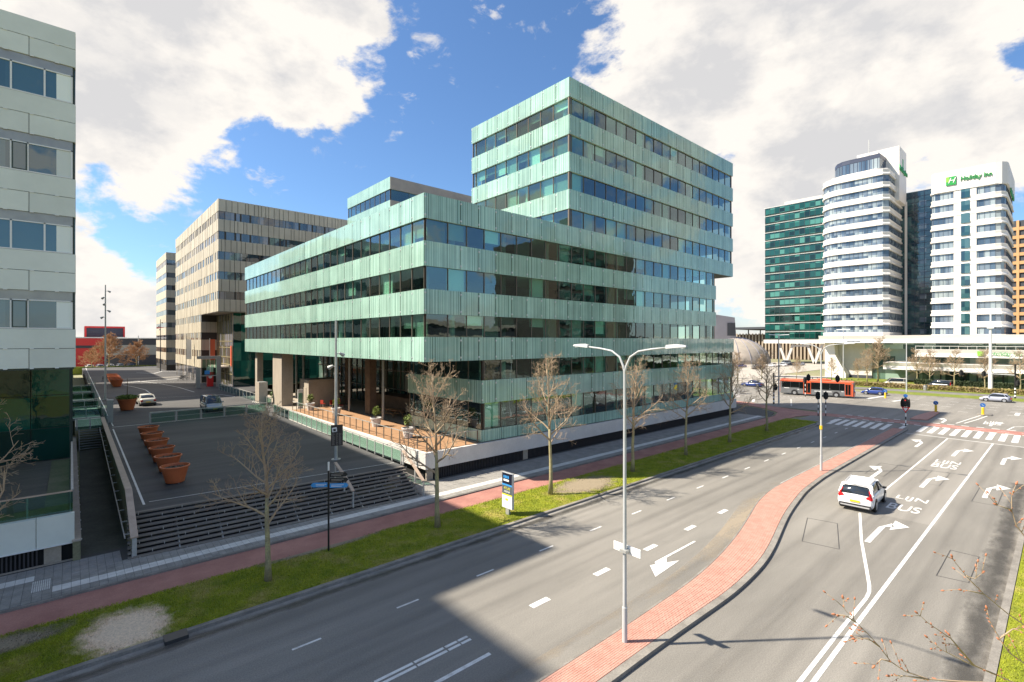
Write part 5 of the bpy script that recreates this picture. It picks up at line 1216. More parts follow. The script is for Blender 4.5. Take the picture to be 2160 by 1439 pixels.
side = [(97, 45), (99.5, 50), (96, 55), (101, 60), (98, 66), (124, 56), (128, 62), (132, 58), (130, 68), (136, 64), (140, 74), (146, 70), (150, 80), (158, 76), (165, 86), (172, 80), (180, 92), (190, 88), (138, 82), (200, 96)]
for i, (u, v) in enumerate(side): tree('far' if i % 2 else 'far2', (u, v, .02), i*.9, ORD[i] + ' leafless brown tree back from the road in the thicket past the street corner', 'thicket trees past the corner', rnd.uniform(.7, 1.05))
for (u, v, s, lb_) in ((9.2, 209, 1.25, 'orange twigged round tree beside the red building'), (16.5, 210, 1.0, 'smaller orange twigged round tree before the warehouse'), (5.0, 214, .75, 'low orange shrub like tree at the red wall')): tree('orange', (u, v, 1.1), s*3, lb_, 'orange trees at the far end', s)
# foreground twigs with buds, lower right
ft = thing('street_tree', 'budding tree close to the camera reaching in at the lower right', 'tree', (7.3, -.45, .08))
TW = {'A': [(6.23, 0.47, 7.39), (6.03, 0.65, 7.4), (5.83, 0.83, 7.42), (5.67, 0.97, 7.49), (5.57, 1.06, 7.58), (5.49, 1.13, 7.72), (5.42, 1.2, 7.83), (5.33, 1.27, 7.94), (5.26, 1.34, 8.05), (5.24, 1.35, 8.16)], 'B': [(6.62, 0.26, 7.28), (6.43, 0.43, 7.39), (6.28, 0.56, 7.48), (6.17, 0.66, 7.62), (6.1, 0.72, 7.76)], 'G': [(6.27, 0.57, 7.48), (6.11, 0.71, 7.73), (5.96, 0.85, 7.87), (5.87, 0.92, 7.97)], 'F': [(6.43, 0.43, 7.39), (6.22, 0.62, 7.51), (6.04, 0.77, 7.63), (5.95, 0.86, 7.74)], 'C': [(6.64, 0.24, 7.48), (6.51, 0.35, 7.6), (6.45, 0.41, 7.73), (6.39, 0.47, 7.89), (6.36, 0.49, 8.01)], 'E': [(7.07, 0.26, 7.67), (6.94, 0.38, 7.79), (6.76, 0.54, 7.99), (6.63, 0.66, 8.17), (6.54, 0.74, 8.32), (6.52, 0.75, 8.36)], 'D': [(6.93, 0.25, 8.57), (6.85, 0.32, 8.71), (6.82, 0.35, 8.86), (6.81, 0.35, 9.01), (6.85, 0.32, 9.11)], 'H': [(6.45, 0.41, 7.73), (6.53, 0.33, 7.82), (6.62, 0.26, 7.83)], 'I': [(6.63, 0.66, 8.17), (6.69, 0.6, 8.14), (6.75, 0.55, 8.2)], 'J': [(6.82, 0.35, 8.86), (6.75, 0.41, 8.89), (6.71, 0.45, 8.91)], 'K': [(5.57, 1.06, 7.58), (5.51, 1.12, 7.6), (5.46, 1.16, 7.54)], 'M': [(5.49, 1.13, 7.72), (5.42, 1.2, 7.79), (5.32, 1.28, 7.79)], 'O': [(5.33, 1.27, 7.94), (5.26, 1.34, 8.0), (5.19, 1.4, 8.01)], 'Q': [(5.83, 0.83, 7.42), (5.67, 0.97, 7.45), (5.56, 1.07, 7.45)], 'S': [(6.76, 0.54, 7.99), (6.65, 0.64, 8.02), (6.59, 0.69, 8.03)]}
b = MB(); root = Vector((7.14, -.16, 6.3)); b.tube([(7.3, -.45, .08), (7.32, -.42, 3), (7.25, -.3, 5.6), tuple(root)], [.12, .1, .07, .05], 10); b.v = [(x - 7.3, y + .45, z - .08) for x, y, z in b.v]; b.build('trunk', 'bark', ft, smooth=True)
b = MB(); bu = MB(); rg = random.Random(4)
def bud(p, d, s=.011):
    d = Vector(d).normalized(); bu.tube([Vector(p) - d*s*.6, Vector(p) + d*s*.4, Vector(p) + d*s*1.5, Vector(p) + d*s*2.5], [s*.3, s*.75, s*.6, s*.05], 6)
for key, pl in TW.items():
    pl = [Vector(p) for p in pl]
    if key in 'ABCDE': pl = [root.lerp(pl[0], .4) + Vector((0, 0, -.05))] + pl; pl = [root] + pl
    n = len(pl); rr = [.008 - .0062*i/(n-1) for i in range(n)]; b.tube(pl, rr, 6)
    for p, q in zip(pl[2 if key in 'ABCDE' else 1:], pl[3 if key in 'ABCDE' else 2:]):
        d = (q - p).normalized()
        for k in range(3):
            f = rg.random(); c = p.lerp(q, f); s = d.cross(Vector((rg.gauss(0,1), rg.gauss(0,1), rg.gauss(0,1)))).normalized(); nd = (d*.8 + s*.7).normalized()
            if rg.random() < .6: L_ = rg.uniform(.05, .22); e = c + nd*L_; b.tube([c, c + nd*L_*.5 + Vector((0,0,.006)), e], [.0028, .0024, .0018], 4); bud(e, nd); bud(c + nd*L_*.55, s, .007)
            else: bud(c + s*.006, (d + s), .008)
    bud(pl[-1], pl[-1] - pl[-2], .014)
for mb_, nm, mt in ((b, 'branches', 'twig'), (bu, 'buds', 'bud_red')):
    mb_.v = [(x - 7.3, y + .45, z - .08) for x, y, z in mb_.v]; o = mb_.build(nm, mt, ft, smooth=True)
    if nm == 'buds': o['kind'] = 'stuff'

# ------------------------------------------------------------------ street lamps and masts
mat('lamp_paint', (.46, .47, .47), .45, (.40, .41, .41), 1.5, fine=12, fine_amt=.06); mat('lens', (.7, .7, .66), .3); mat('black_paint', (.012, .012, .013), .4); mat('white_paint', (.78, .78, .76), .5); mat('yellow_paint', (.75, .48, .02), .5); mat('blue_sign', (.02, .10, .32), .4); mat('sky_blue_sign', (.05, .30, .68), .4); mat('red_sign', (.62, .02, .02), .4)
def double_lamp(loc, label, plate=None, h=9.4, sticker=False):
    t = thing('street_lamp', label, 'street lamp', loc, 0, 'double armed street lamps on the island')
    b = MB(); b.tube([(0,0,-.05), (0,0,1.2), (0,0,1.21), (0,0,h)], [.09,.09,.07,.05], 14); b.build('pole', 'lamp_paint', t, smooth=False)
    for s in (-1, 1):
        b = MB(); b.tube([(0,0,h - .2), (0, s*.06, h + .1), (0, s*.22, h + .42), (0, s*.55, h + .62), (0, s*1.05, h + .70), (0, s*1.65, h + .76)], [.045,.042,.038,.034,.032,.03], 8); a = b.build('arm', 'lamp_paint', t, smooth=True)
        b = MB(); b.add([(-.08, s*1.6, h+.72), (.08, s*1.6, h+.72), (.09, s*1.85, h+.745), (.07, s*2.3, h+.78), (-.07, s*2.3, h+.78), (-.09, s*1.85, h+.745), (-.06, s*1.6, h+.84), (.06, s*1.6, h+.84), (.07, s*1.85, h+.87), (.05, s*2.28, h+.84), (-.05, s*2.28, h+.84), (-.07, s*1.85, h+.87)], [(0,1,2,3,4,5),(6,11,10,9,8,7),(0,6,7,1),(1,7,8,2),(2,8,9,3),(3,9,10,4),(4,10,11,5),(5,11,6,0)]); hd = b.build('lamp_head', 'lamp_paint', t)
        b = MB(); b.box(-.06, .06, -.16, .16, -.02, 0); o = b.build('lens', 'lens', t); o.location = (0, s*2.05, h + .757); o.parent = hd
    if plate:
        b = MB(); b.box(-.02, .02, -.55, .55, -.14, .14); o = b.build('sign_plate', 'white_paint', t); o.location = (.13, 0, plate)
        b = MB(); b.box(-.13, .13, -.13, .13, -.05, .05); o = b.build('clamp', 'galvanised', t); o.location = (0, 0, plate)
    if sticker: b = MB(); b.lathe([(.108, 0), (.108, .3)], 14); o = b.build('yellow_label', 'yellow_paint', t); o.location = (0, 0, 3.3)
    return t
double_lamp((14.24, 10.12, .13), 'tall double armed street lamp nearest the camera with a white plate on its pole', plate=3.15)
double_lamp((44.82, 13.04, .13), 'double armed street lamp on the island beside the white car, with a yellow label', sticker=True)
def t_lamp(loc, label, h, rz=0):
    t = thing('street_lamp', label, 'street lamp', loc, rz, 'slim T shaped lamps by the hotel')
    b = MB(); b.tube([(0,0,0), (0,0,h)], [.13, .08], 10); b.build('pole', 'lamp_paint', t)
    for s in (-1, 1): b = MB(); b.add([(-.12, 0, h), (.12, 0, h), (.2, s*1.6, h+.1), (-.2, s*1.6, h+.1), (-.1, 0, h+.15), (.1, 0, h+.15), (.15, s*1.6, h+.2), (-.15, s*1.6, h+.2)], [(0,3,2,1),(4,5,6,7),(0,1,5,4),(1,2,6,5),(2,3,7,6),(3,0,4,7)]); b.build('lamp_head', 'white_paint', t)
t_lamp((126.5, 21.5, .08), 'slim T shaped lamp before the hotel stair hall', 10.3); t_lamp((158.8, 40.8, .04), 'slim T shaped lamp beside the white wedge pier', 13.5); t_lamp((87.9, 31.8, .02), 'slim lamp post with banded foot at the street corner', 11.4, .8)
def flood_mast(loc, label, h, n, mt='galvanised'):
    t = thing('flood_mast', label, 'mast', loc); b = MB(); b.lathe([(.34, 0), (.34, .04)], 16); b.build('foot_plate', 'galvanised', t)
    b = MB(); b.tube([(0,0,.04), (0,0,h)], [.13, .07], 12); b.build('pole', mt, t)
    for i in range(n):
        a = (i*2.2) ; z = h - .9 - i*.95
        b = MB(); b.bar((0,0,z), (.35*math.cos(a), .35*math.sin(a), z), .05); br_ = b.build('bracket', mt, t)
        b = MB(); d = Vector((math.cos(a), math.sin(a), -.5)).normalized(); p = Vector((.35*math.cos(a), .35*math.sin(a), z)); b.tube([p - d*.12, p + d*.02, p + d*.28], [.07,.11,.16], 10); o = b.build('floodlight', mt, t); 
    return t
pm = flood_mast((14.76, 36.3, pz(36.3)), 'grey flood mast with a dark notice board on the square', 10.4, 2)
for o in [c for c in C.objects if c.parent == pm and c.name.startswith(('floodlight', 'bracket'))]: o.location.z -= 1.6
mat('board_brown', (.035, .026, .026), .4); mat('print_grey', (.30, .27, .24), .6)
for o, (dx) in ((0, 0),):
    b = MB(); b.box(-.42, .42, -.03, .03, 0, 1.55); nb = b.build('notice_board', 'board_brown', pm); nb.location = (0, -.17, 1.05); nb.rotation_euler = (0, 0, R(-18))
    b = MB(); b.box(-.17, .17, -.036, -.03, 1.05, 1.38); s_ = b.build('board_emblem', 'white_paint', nb); s_.rotation_euler = (0, R(-8), 0)
    b = MB(); b.box(-.09, .09, -.042, -.036, 1.10, 1.28); b.build('board_emblem', 'board_brown', nb).rotation_euler = (0, R(-8), 0)
    b = MB()
    for k in range(17):
        for x0, w in ((-.34, .22), (-.05, .14), (.14, .2)): b.box(x0, x0 + w*rnd.uniform(.5, 1), -.034, -.03, .08 + k*.052, .095 + k*.052)
    b.build('board_print', 'print_grey', nb, kind='stuff')
flood_mast((3.7, 92.8, 2.05), 'tall pale flood mast behind the green planter', 16.6, 5); flood_mast((18.6, 168.5, 2.05), 'dark flood mast before the farthest beige block', 14.5, 3, 'shed_dark')

# ------------------------------------------------------------------ signs
t = thing('finger_post', 'black finger post with black and blue direction boards on the verge', 'signpost', (9.52, 24.33, .08))
b = MB(); b.tube([(0,0,0), (0,0,4.0)], .045, 10); b.build('pole', 'black_paint', t); b = MB(); b.tube([(0,0,4.0), (0,0,4.42)], .045, 10); b.build('pole_top', 'white_paint', t)
dr = Vector((math.cos(R(48.26 - 90 + 8)), math.sin(R(48.26 - 90 + 8)), 0)); an = math.atan2(dr.y, dr.x)
def finger(z, side, L_, mt, edge):
    b = MB(); s = side; b.m = 0
    pr = [(s*.06, -.11), (s*(L_ - .1), -.11), (s*L_, 0), (s*(L_ - .1), .11), (s*.06, .11)]
    n = len(pr); b.add([(x, -.015, zz) for x, zz in pr] + [(x, .015, zz) for x, zz in pr], [tuple(range(n)), tuple(range(2*n-1, n-1, -1))] + [(i, n+i, n+(i+1)%n, (i+1)%n) for i in range(n)])
    o = b.build('direction_board', mt, t, rz=an); o.location = (0, 0, z)
    b = MB(); x0, x1 = sorted((s*.1, s*(L_-.22))); 
    for zz in (.03, -.04): b.box(x0 + .03, x1 - (.1 if zz < 0 else .0), -.021, -.0155, zz - .012, zz + .012)
    b.lathe([(.03, 0), (.03, .004)], 10); 
    b.build('board_print', edge, o)
finger(3.78, 1, .92, 'black_paint', 'print_grey'); finger(3.52, 1, .95, 'black_paint', 'print_grey'); finger(3.24, 1, .95, 'sky_blue_sign', 'white_paint'); finger(3.30, -1, .85, 'sky_blue_sign', 'white_paint')
t = thing('sign_totem', 'coloured advertising totem in black, blue, yellow and white on the grass verge', 'sign', (19.57, 22.3, .08))
b = MB(); b.box(-.06, .06, -.14, .14, 0, .4); b.build('foot', 'galvanised', t); b = MB(); b.box(-.07, .07, -.46, .46, .38, 2.5); b.build('case', 'lamp_paint', t)
mat('sign_black', (.012, .014, .03), .4); mat('sign_yellow', (.80, .72, .03), .4); mat('sign_slate', (.09, .11, .12), .4)
for z0, z1, mt, nm in ((1.84, 2.48, 'sign_black', 'upper_panel'), (1.74, 1.835, 'sky_blue_sign', 'blue_strip'), (1.24, 1.735, 'sign_slate', 'middle_panel'), (1.16, 1.235, 'sign_yellow', 'yellow_strip'), (.40, 1.155, 'white_paint', 'lower_panel')): b = MB(); b.box(-.08, -.0705, -.44, .44, z0, z1); b.build(nm, mt, t)
def face_text(body, size, mt, z, y, sx=1):
    me = setmat(text_mesh(body, size, ext=.002), mt)
    for v in me.vertices: v.co.x *= sx
    return obj('lettering', me, t, (-.083, y, z), rot=(R(90), 0, R(-90)))
face_text('ATLAS', .20, 'sign_yellow', 1.58, .0); face_text('ARENA', .17, 'white_paint', 1.38, .0)
for k in range(4): b = MB(); b.box(-.083, -.0805, .22 - k*.13, .31 - k*.13, 2.18, 2.34); b.build('print_block', 'sky_blue_sign', t)
b = MB(); b.box(-.083, -.0805, -.17, .31, 2.0, 2.12); b.build('print_block', 'white_paint', t)
b = MB(); b.box(-.083, -.0805, -.1, .14, .85, .98); b.build('print_block', 'sign_yellow', t)
def sign_disc(loc, label, rz):                                # keep-left bollard
    t = thing('island_bollard', label, 'bollard', loc, rz, 'yellow bollards with blue discs')
    b = MB(); b.lathe([(.20, 0), (.20, .06), (.15, .08), (.15, .95), (.12, 1.0)], 14); b.build('column', 'yellow_paint', t)
    b = MB(); b.lathe([(.30, -.025), (.30, .025)], 20); o = b.build('disc', 'blue_sign', t); o.rotation_euler = (R(90), 0, R(90)); o.location = (-.05, 0, 1.3)
    b = MB(); b.bar((-.09, -.12, 1.18), (-.09, .1, 1.4), .06, .02); b.build('arrow', 'white_paint', t)
sign_disc((94.8, 12.7, .12), 'yellow bollard with a dark disc on the shaded refuge', 0); sign_disc((96.3, 7.8, .12), 'yellow bollard with a blue arrow disc on the small kerb island', 0); sign_disc((111.8, 22.1, .01), 'yellow bollard beside the blue hatchback', 0)
# traffic lights
mat('signal_dark', (.015, .015, .015), .6); SIGR = emit('signal_red_lit', (.6, .03, .02), .5)
def signal_head(t, loc, rz, lit=False, wings=False):
    b = MB(); b.prism([(.13*math.cos(R(a)), .10*math.sin(R(a))) for a in range(0, 360, 30)], 0, .95); h = b.build('signal_head', 'signal_dark', t); h.location = loc; h.rotation_euler = (0, 0, rz)
    b = MB(); n = [(-.26, .12), (-.32, .5), (-.26, .9), (0, 1.15), (.26, .9), (.32, .5), (.26, .12), (0, -.05)]; k = len(n); b.add([(.03, x, z) for x, z in n] + [(.06, x, z) for x, z in n], [tuple(range(k)), tuple(range(2*k-1, k-1, -1))] + [(i, k+i, k+(i+1)%k, (i+1)%k) for i in range(k)]); b.build('backboard', 'signal_dark', h)
    for j in range(3):
        b = MB(); b.lathe([(.085, 0), (.085, .03)], 14); o = b.build('lens', 'signal_red_lit' if (j == 2 and lit) else 'signal_dark', h); o.rotation_euler = (0, R(-90), 0); o.location = (-.11, 0, .17 + j*.3)
        b = MB(); b.add([(-.11, -.1, .25 + j*.3), (-.30, -.09, .24 + j*.3), (-.30, .09, .24 + j*.3), (-.11, .1, .25 + j*.3), (-.11, -.1, .27 + j*.3), (-.30, -.09, .25 + j*.3), (-.30, .09, .25 + j*.3), (-.11, .1, .27 + j*.3)], [(3,2,1,0),(4,5,6,7),(0,1,5,4),(1,2,6,5),(2,3,7,6),(3,0,4,7)]); b.build('visor', 'signal_dark', h)
    return h
def banded_pole(t, h, hb, r=.06, n=6):
    for i in range(n): b = MB(); b.tube([(0,0,hb*i/n), (0,0,hb*(i+1)/n)], r, 10); b.build('pole_band', 'black_paint' if i % 2 == 0 else 'white_paint', t)
    if h > hb: b = MB(); b.tube([(0,0,hb), (0,0,h)], r*.95, 10); b.build('pole', 'black_paint', t)
def traffic_light(loc, label, rz, heads, tri=False, blue=False, h=3.2, hb=2.4):
    t = thing('traffic_light', label, 'traffic light', loc, rz, 'traffic lights at the crossing'); banded_pole(t, h, hb)
    for (dx, dy, z, a) in heads: signal_head(t, (dx, dy, z), a, tri and a == 0)
    if tri:
        b = MB(); q = [(-.42, .62), (.42, .62), (0, -.1)]; b.add([(-.10, y, 1.75 + z) for y, z in q] + [(-.07, y, 1.75 + z) for y, z in q], [(0,1,2),(5,4,3),(0,3,4,1),(1,4,5,2),(2,5,3,0)]); o = b.build('yield_sign', 'red_sign', t)
        b = MB(); q = [(-.24, .52), (.24, .52), (0, .12)]; b.add([(-.112, y, 1.75 + z) for y, z in q] + [(-.101, y, 1.75 + z) for y, z in q], [(0,1,2),(5,4,3),(0,3,4,1),(1,4,5,2),(2,5,3,0)]); b.build('sign_field', 'white_paint', o)
    if blue: b = MB(); b.lathe([(.22, -.02), (.22, .02)], 20); o = b.build('blue_disc', 'blue_sign', t); o.rotation_euler = (0, R(90), 0); o.location = (-.1, 0, h + .55)
traffic_light((76.6, 13.1, .01), 'traffic light with a red bordered yield triangle at the end of the island', 0, [(-.15, 0, 2.45, 0), (.05, .28, 2.3, R(60)), (.05, -.28, 2.3, R(-60))], True, True)
traffic_light((77.8, 23.0, .01), 'banded traffic light on the verge corner, left of the pair', 0, [(-.15, 0, 2.35, 0)]); traffic_light((78.6, 22.3, .01), 'banded traffic light on the verge corner, right of the pair', R(20), [(-.15, 0, 2.35, 0)], h=3.4)
traffic_light((103.0, 32.6, .01), 'banded traffic light standing before the middle of the bus', 0, [(-.15, 0, 2.6, 0), (.15, .1, 2.6, R(180))], h=3.6)
def gantry(loc, label, h, arm, za, rz):
    t = thing('signal_gantry', label, 'traffic light', loc, rz, 'signal gantries'); banded_pole(t, h, 1.9, .13, 6)
    b = MB(); b.tube([(0,0,1.9), (0,0,h)], .12, 10); b.build('upper_pole', 'lamp_paint', t)
    b = MB(); b.tube([(0,0,za), (0, arm, za + .25)], [.09, .05], 8); b.build('arm', 'lamp_paint', t)
    signal_head(t, (-.15, arm*.97, za - .4), 0); signal_head(t, (-.15, arm*.55, za - .45), 0); signal_head(t, (-.22, -.35, 2.3), 0)
gantry((87.4, 32.4, .02), 'signal gantry with a long white arm at the left of the crossing', 5.2, -9.5, 4.6, 0); gantry((127.9, 6.1, .08), 'signal gantry with a long white arm at the right edge', 6.2, 7.5, 4.2, 0)
t = thing('white_mast', 'thick tall white mast standing before the hotel podium', 'mast', (138.5, 10.1, .05)); b = MB(); b.tube([(0,0,0), (0,0,4), (0,0,4.01), (0,0,13.8)], [.36,.34,.28,.2], 16); b.build('pole', 'white_paint', t); b = MB(); b.box(-.5, .5, -.5, .5, 13.0, 13.25); b.box(-.1, .1, -.1, .1, 13.8, 16); b.build('mast_head', 'white_paint', t)
t = thing('litter_bin', 'grey litter bin on the lawn before the hotel', 'bin', (135, 19.8, .05)); b = MB(); b.lathe([(.32, 0), (.36, .9), (.30, 1.0)], 14); b.build('body', 'steel_grey', t); b = MB(); b.lathe([(.37, 1.0), (.30, 1.1)], 14); b.build('lid', 'shed_dark', t)
t = thing('notice_sign', 'small pale sign board on the corner verge below the trees', 'sign', (86.6, 38.2, .02), R(30)); b = MB(); b.box(-.04, .04, -.5, .5, .7, 2.3); b.build('board', 'white_paint', t)
for y in (-.4, .4): b = MB(); b.box(-.03, .03, y-.03, y+.03, 0, .7); b.build('post', 'galvanised', t)
for i in range(9): t = thing('bollard', ORD[i] + ' dark steel bollard from the left in the row before the hotel lawn', 'bollard', (146 + (i % 2)*.2, 44.5 - i*1.1, .05), 0, 'bollards before the hotel'); b = MB(); b.lathe([(.1, 0), (.1, .95), (.06, 1.0)], 8); b.build('post', 'shed_dark', t)
mat('hedge_leaf', (.22, .19, .05), .9, (.30, .22, .12), .9, lo=.42, hi=.58); mat('hedge_dark', (.03, .045, .018), .9, (.05, .07, .03), 1.5)
def hedge(name, label, u0, u1, v0, v1, h, mt, n, seed):
    rg = random.Random(seed); t = thing(name, label, 'hedge', ((u0+u1)/2, (v0+v1)/2, .05)); cx, cy = (u0+u1)/2, (v0+v1)/2
    b = MB(); b.box(u0 - cx + .1, u1 - cx - .1, v0 - cy + .1, v1 - cy - .1, 0, h*.8); b.build('core', mt, t)
    b = MB()
    for i in range(n):
        x = rg.uniform(u0, u1) - cx; y = rg.uniform(v0, v1) - cy; z = rg.uniform(0, h)
        if rg.random() < .5: x = u0 - cx + rg.uniform(-.1, .2)
        a = Vector((rg.gauss(0,1), rg.gauss(0,1), rg.gauss(0,1))).normalized()*rg.uniform(.1, .22); e = a.cross(Vector((rg.gauss(0,1), rg.gauss(0,1), rg.gauss(0,1)))).normalized()*.1; p = Vector((x, y, z)); b.add([p-a, p+e, p+a, p-e], [(0,1,2,3)])
    b.build('foliage', mt, t, kind='stuff')
hedge('hedge', 'low patchy yellow brown hedge along the hotel footway', 137, 140, -30, 36, .95, 'hedge_leaf', 16000, 1); hedge('hedge', 'clipped dark evergreen hedge under the hotel podium windows', 152.5, 154.5, -20, 24.5, 1.3, 'hedge_dark', 9000, 2)

# ------------------------------------------------------------------ planters on the square
mat('terracotta', (.58, .15, .048), .55, (.50, .12, .042), 1.5, rand=.05)
def red_planter(loc, label, k, s=1.0, plant=0, group='red planters in a row on the square'):
    rg = random.Random(k + 50); t = thing('planter', label, 'planter', loc, rg.uniform(0, 6), group); t.scale = (s,)*3
    b = MB(); b.lathe([(.46, .03), (.50, .06), (.73, .98), (.80, 1.0), (.80, 1.06), (.74, 1.07), (.70, .90)], 36, cap=False); b.lathe([(.46, .03), (.02, .03)], 24, cap=False); b.build('pot', 'terracotta', t, smooth=False)
    b = MB(); b.lathe([(.715, .90), (.5, .93), (.02, .95)], 24); b.build('soil', 'pot_soil', t)
    for i in range(3): b = MB(); a = i*2.09; b.lathe([(.05, 0), (.05, .04)], 8, .4*math.cos(a), .4*math.sin(a)); b.build('foot', 'galvanised', t)
    b = MB(); leaf_blob(b, (0, 0, .96), (.5, .5, .08), 60, .07, rg); b.build('weeds', 'stem_brown', t)
    if plant:
        b = MB(); leaf_blob(b, (0, 0, 1.22), (.85, .85, .24), 900, .10, rg); b.build('foliage', 'leaf_light', t)
        b = MB(); b.tube([(0,0,.95), (.02,.0,2.0), (.0,.03,3.0)], [.035,.03,.015], 6); b.build('stem', 'stem_brown', t)
nm = ('nearest the steps', 'second from the steps', 'third from the steps', 'fourth from the steps', 'fifth from the steps', 'farthest from the steps')
for i, (u, v) in enumerate([(4.84, 37.06), (4.89, 40.38), (4.91, 43.62), (4.95, 46.9), (5.0, 50.33), (5.07, 53.84)]): red_planter((u, v, pz(v)), 'rust red planter of the front row, ' + nm[i], i)
red_planter((5.1, 76.4, 2.05), 'rust red planter overflowing with bright green plants beside the parked car', 20, 1.3, 1)
for i in range(6): red_planter((6.3 + .05*i, 117 + i*4.2, 2.05), ORD[i] + ' rust red planter of the distant row on the square, counted from the front', 30 + i, 1.25, 0, 'distant red planters')

# entrance gate of the garage: grey frame, red intercom pillar
t = thing('garage_portal', 'grey steel garage entrance frame with a blue sign before the beige block', 'portal', (17.2, 104, 2.05))
for x in (0, 3.2): b = MB(); b.box(x - .5, x + .2, -.3, .3, 0, 5.2 if x else 3.6); b.build('column', 'steel_grey', t)
b = MB(); b.box(-.3, 3.4, -.3, .3, 5.2, 5.7); b.build('lintel', 'steel_grey', t); b = MB(); b.box(.8, 1.6, -.4, -.31, 2.4, 3.1); b.build('blue_sign', 'sky_blue_sign', t)
for i in range(4): b = MB(); b.box(.5 + i*.65, 1.05 + i*.65, -.05, .05, 2.2, 5.1); b.build('glass_pane', 'rail_glass', t)
b = MB(); b.box(.3, 3.1, -.12, .12, 2.05, 2.2); b.build('cross_rail', 'galvanised', t)
t = thing('red_pillar', 'red and white parking pillar beside the garage frame', 'pillar', (19.3, 106.2, 2.05)); b = MB(); b.box(-.5, .5, -.3, .3, 0, 2.7); b.build('body', 'red_sign', t); b = MB(); b.box(-.5, .5, -.3, .3, 2.701, 3.6); b.build('head', 'white_paint', t); b = MB(); b.lathe([(.3, 0), (.3, .03)], 14); o = b.build('emblem', 'white_paint', t); o.rotation_euler = (R(90), 0, 0); o.location = (0, -.31, 1.8)
for k, (u, v, mt) in enumerate(((18.2, 124, 'white_paint'), (20.6, 113.5, 'banner_red'))):
    t = thing('flag_pole', ('pole with a white banner', 'pole with a red banner')[k] + ' before the beige block', 'flag', (u, v, 2.05)); b = MB(); b.tube([(0,0,0), (0,0,9)], .06, 8); b.build('pole', 'galvanised', t); b = MB(); b.box(.06, .9, -.02, .02, 4.6, 8.8); b.build('banner', mt, t)
t = thing('ventilation_block', 'grey steel cabinet with a pink edge beside the concrete pier', 'cabinet', (19.0, 71.6, 2.05)); b = MB(); b.box(-.5, .5, -.9, .9, 0, 3.0); b.build('body', 'steel_grey', t); b = MB(); b.box(-.56, -.501, -.9, .9, .2, 3.0); b.build('edge_strip', 'concrete', t)
t = thing('shrub', 'dark evergreen shrub between the piers under the office', 'shrub', (21.6, 73.5, 2.17)); b = MB(); leaf_blob(b, (0, 0, 1.0), (1.1, 1.6, .95), 700, .16, random.Random(9)); b.build('foliage', 'leaf_dark', t); b = MB(); b.tube([(0,0,0), (0,0,1)], .06, 6); b.build('stem', 'stem_brown', t)
def bike(loc, rz, label):
    t = thing('bicycle', label, 'bicycle', loc, rz, 'bicycles parked on the square')
    for x in (-.52, .52):
        b = MB(); b.tube([(x + .33*math.cos(a*.5236), 0, .34 + .33*math.sin(a*.5236)) for a in range(13)], .02, 5); b.build('wheel', 'black_paint', t)
    b = MB()
    for p, q in (((-.52,0,.34),(-.1,0,.36)), ((-.1,0,.36),(-.22,0,.9)), ((-.1,0,.36),(.36,0,.85)), ((-.52,0,.34),(-.2,0,.8)), ((-.2,0,.8),(.36,0,.85)), ((.52,0,.34),(.36,0,1.0))): b.tube([p, q], .022, 5)
    b.build('frame', 'shed_dark', t); b = MB(); b.box(-.35, -.1, -.07, .07, .9, .97); b.build('saddle', 'black_paint', t); b = MB(); b.tube([(.36,-.28,1.05), (.36,.28,1.05)], .018, 5); b.build('handlebar', 'galvanised', t)
for i in range(5): bike((17.6 + .3*i, 126 + i*1.1, 2.05), .3 + .1*i, ORD[i] + ' parked bicycle from the front in the distant cluster before the beige block')
for i in range(2): bike((5.0 + i*.6, 136 + i, 2.05), 1.4, ('nearer', 'farther')[i] + ' parked bicycle by the left railing far back on the square')

# ------------------------------------------------------------------ vehicles
mat('glass_car', (.015, .02, .025), .05, spec=.9); mat('tyre', (.015, .015, .015), .85); mat('rim', (.45, .46, .48), .35, metal=.7); mat('trim_dark', (.02, .02, .022), .6); mat('tail_red', (.42, .01, .012), .25); mat('head_clear', (.6, .62, .64), .15); mat('plate_yellow', (.80, .50, .02), .5); mat('silver_trim', (.5, .5, .5), .35, metal=.4)
for nm_, c in (('paint_white', (.80, .80, .80)), ('paint_blue', (.02, .05, .22)), ('paint_silver', (.42, .44, .52)), ('paint_grey', (.28, .31, .34)), ('paint_dark', (.03, .035, .05)), ('paint_champagne', (.52, .49, .42)), ('paint_red', (.4, .03, .03))): mat(nm_, c, .25, coat=.6, metal=.15 if 'silver' in nm_ or 'grey' in nm_ else 0)
KIND = {  # length, width, roof, clearance, hood z front, hood z back, belt, deck z, windscreen base, roof front, roof rear, rear base, wheel r
 'suv': (4.42, 1.87, 1.65, .24, .82, 1.03, 1.06, 1.10, 1.02, .28, -1.72, -2.08, .36),
 'hatch': (4.0, 1.70, 1.47, .19, .66, .92, .95, .98, 1.08, .32, -1.30, -1.88, .31),
 'saloon': (4.6, 1.76, 1.43, .19, .66, .90, .93, .98, .95, .2, -.85, -1.55, .31),
 'van': (4.5, 1.80, 1.85, .20, .72, 1.05, 1.08, 1.10, 1.45, .65, -1.95, -2.15, .32)}
def loft(mb, rings, caps=True):
    k = len(rings[0]); o = len(mb.v)
    for r in rings: mb.v += r
    for i in range(len(rings)-1):
        for j in range(k): a = o+i*k+j; c = o+i*k+(j+1)%k; mb.f.append([a, c, c+k, a+k]); mb.mi.append(0)
    if caps: mb.f.append([o+j for j in range(k)][::-1]); mb.mi.append(0); mb.f.append([o+(len(rings)-1)*k+j for j in range(k)]); mb.mi.append(0)
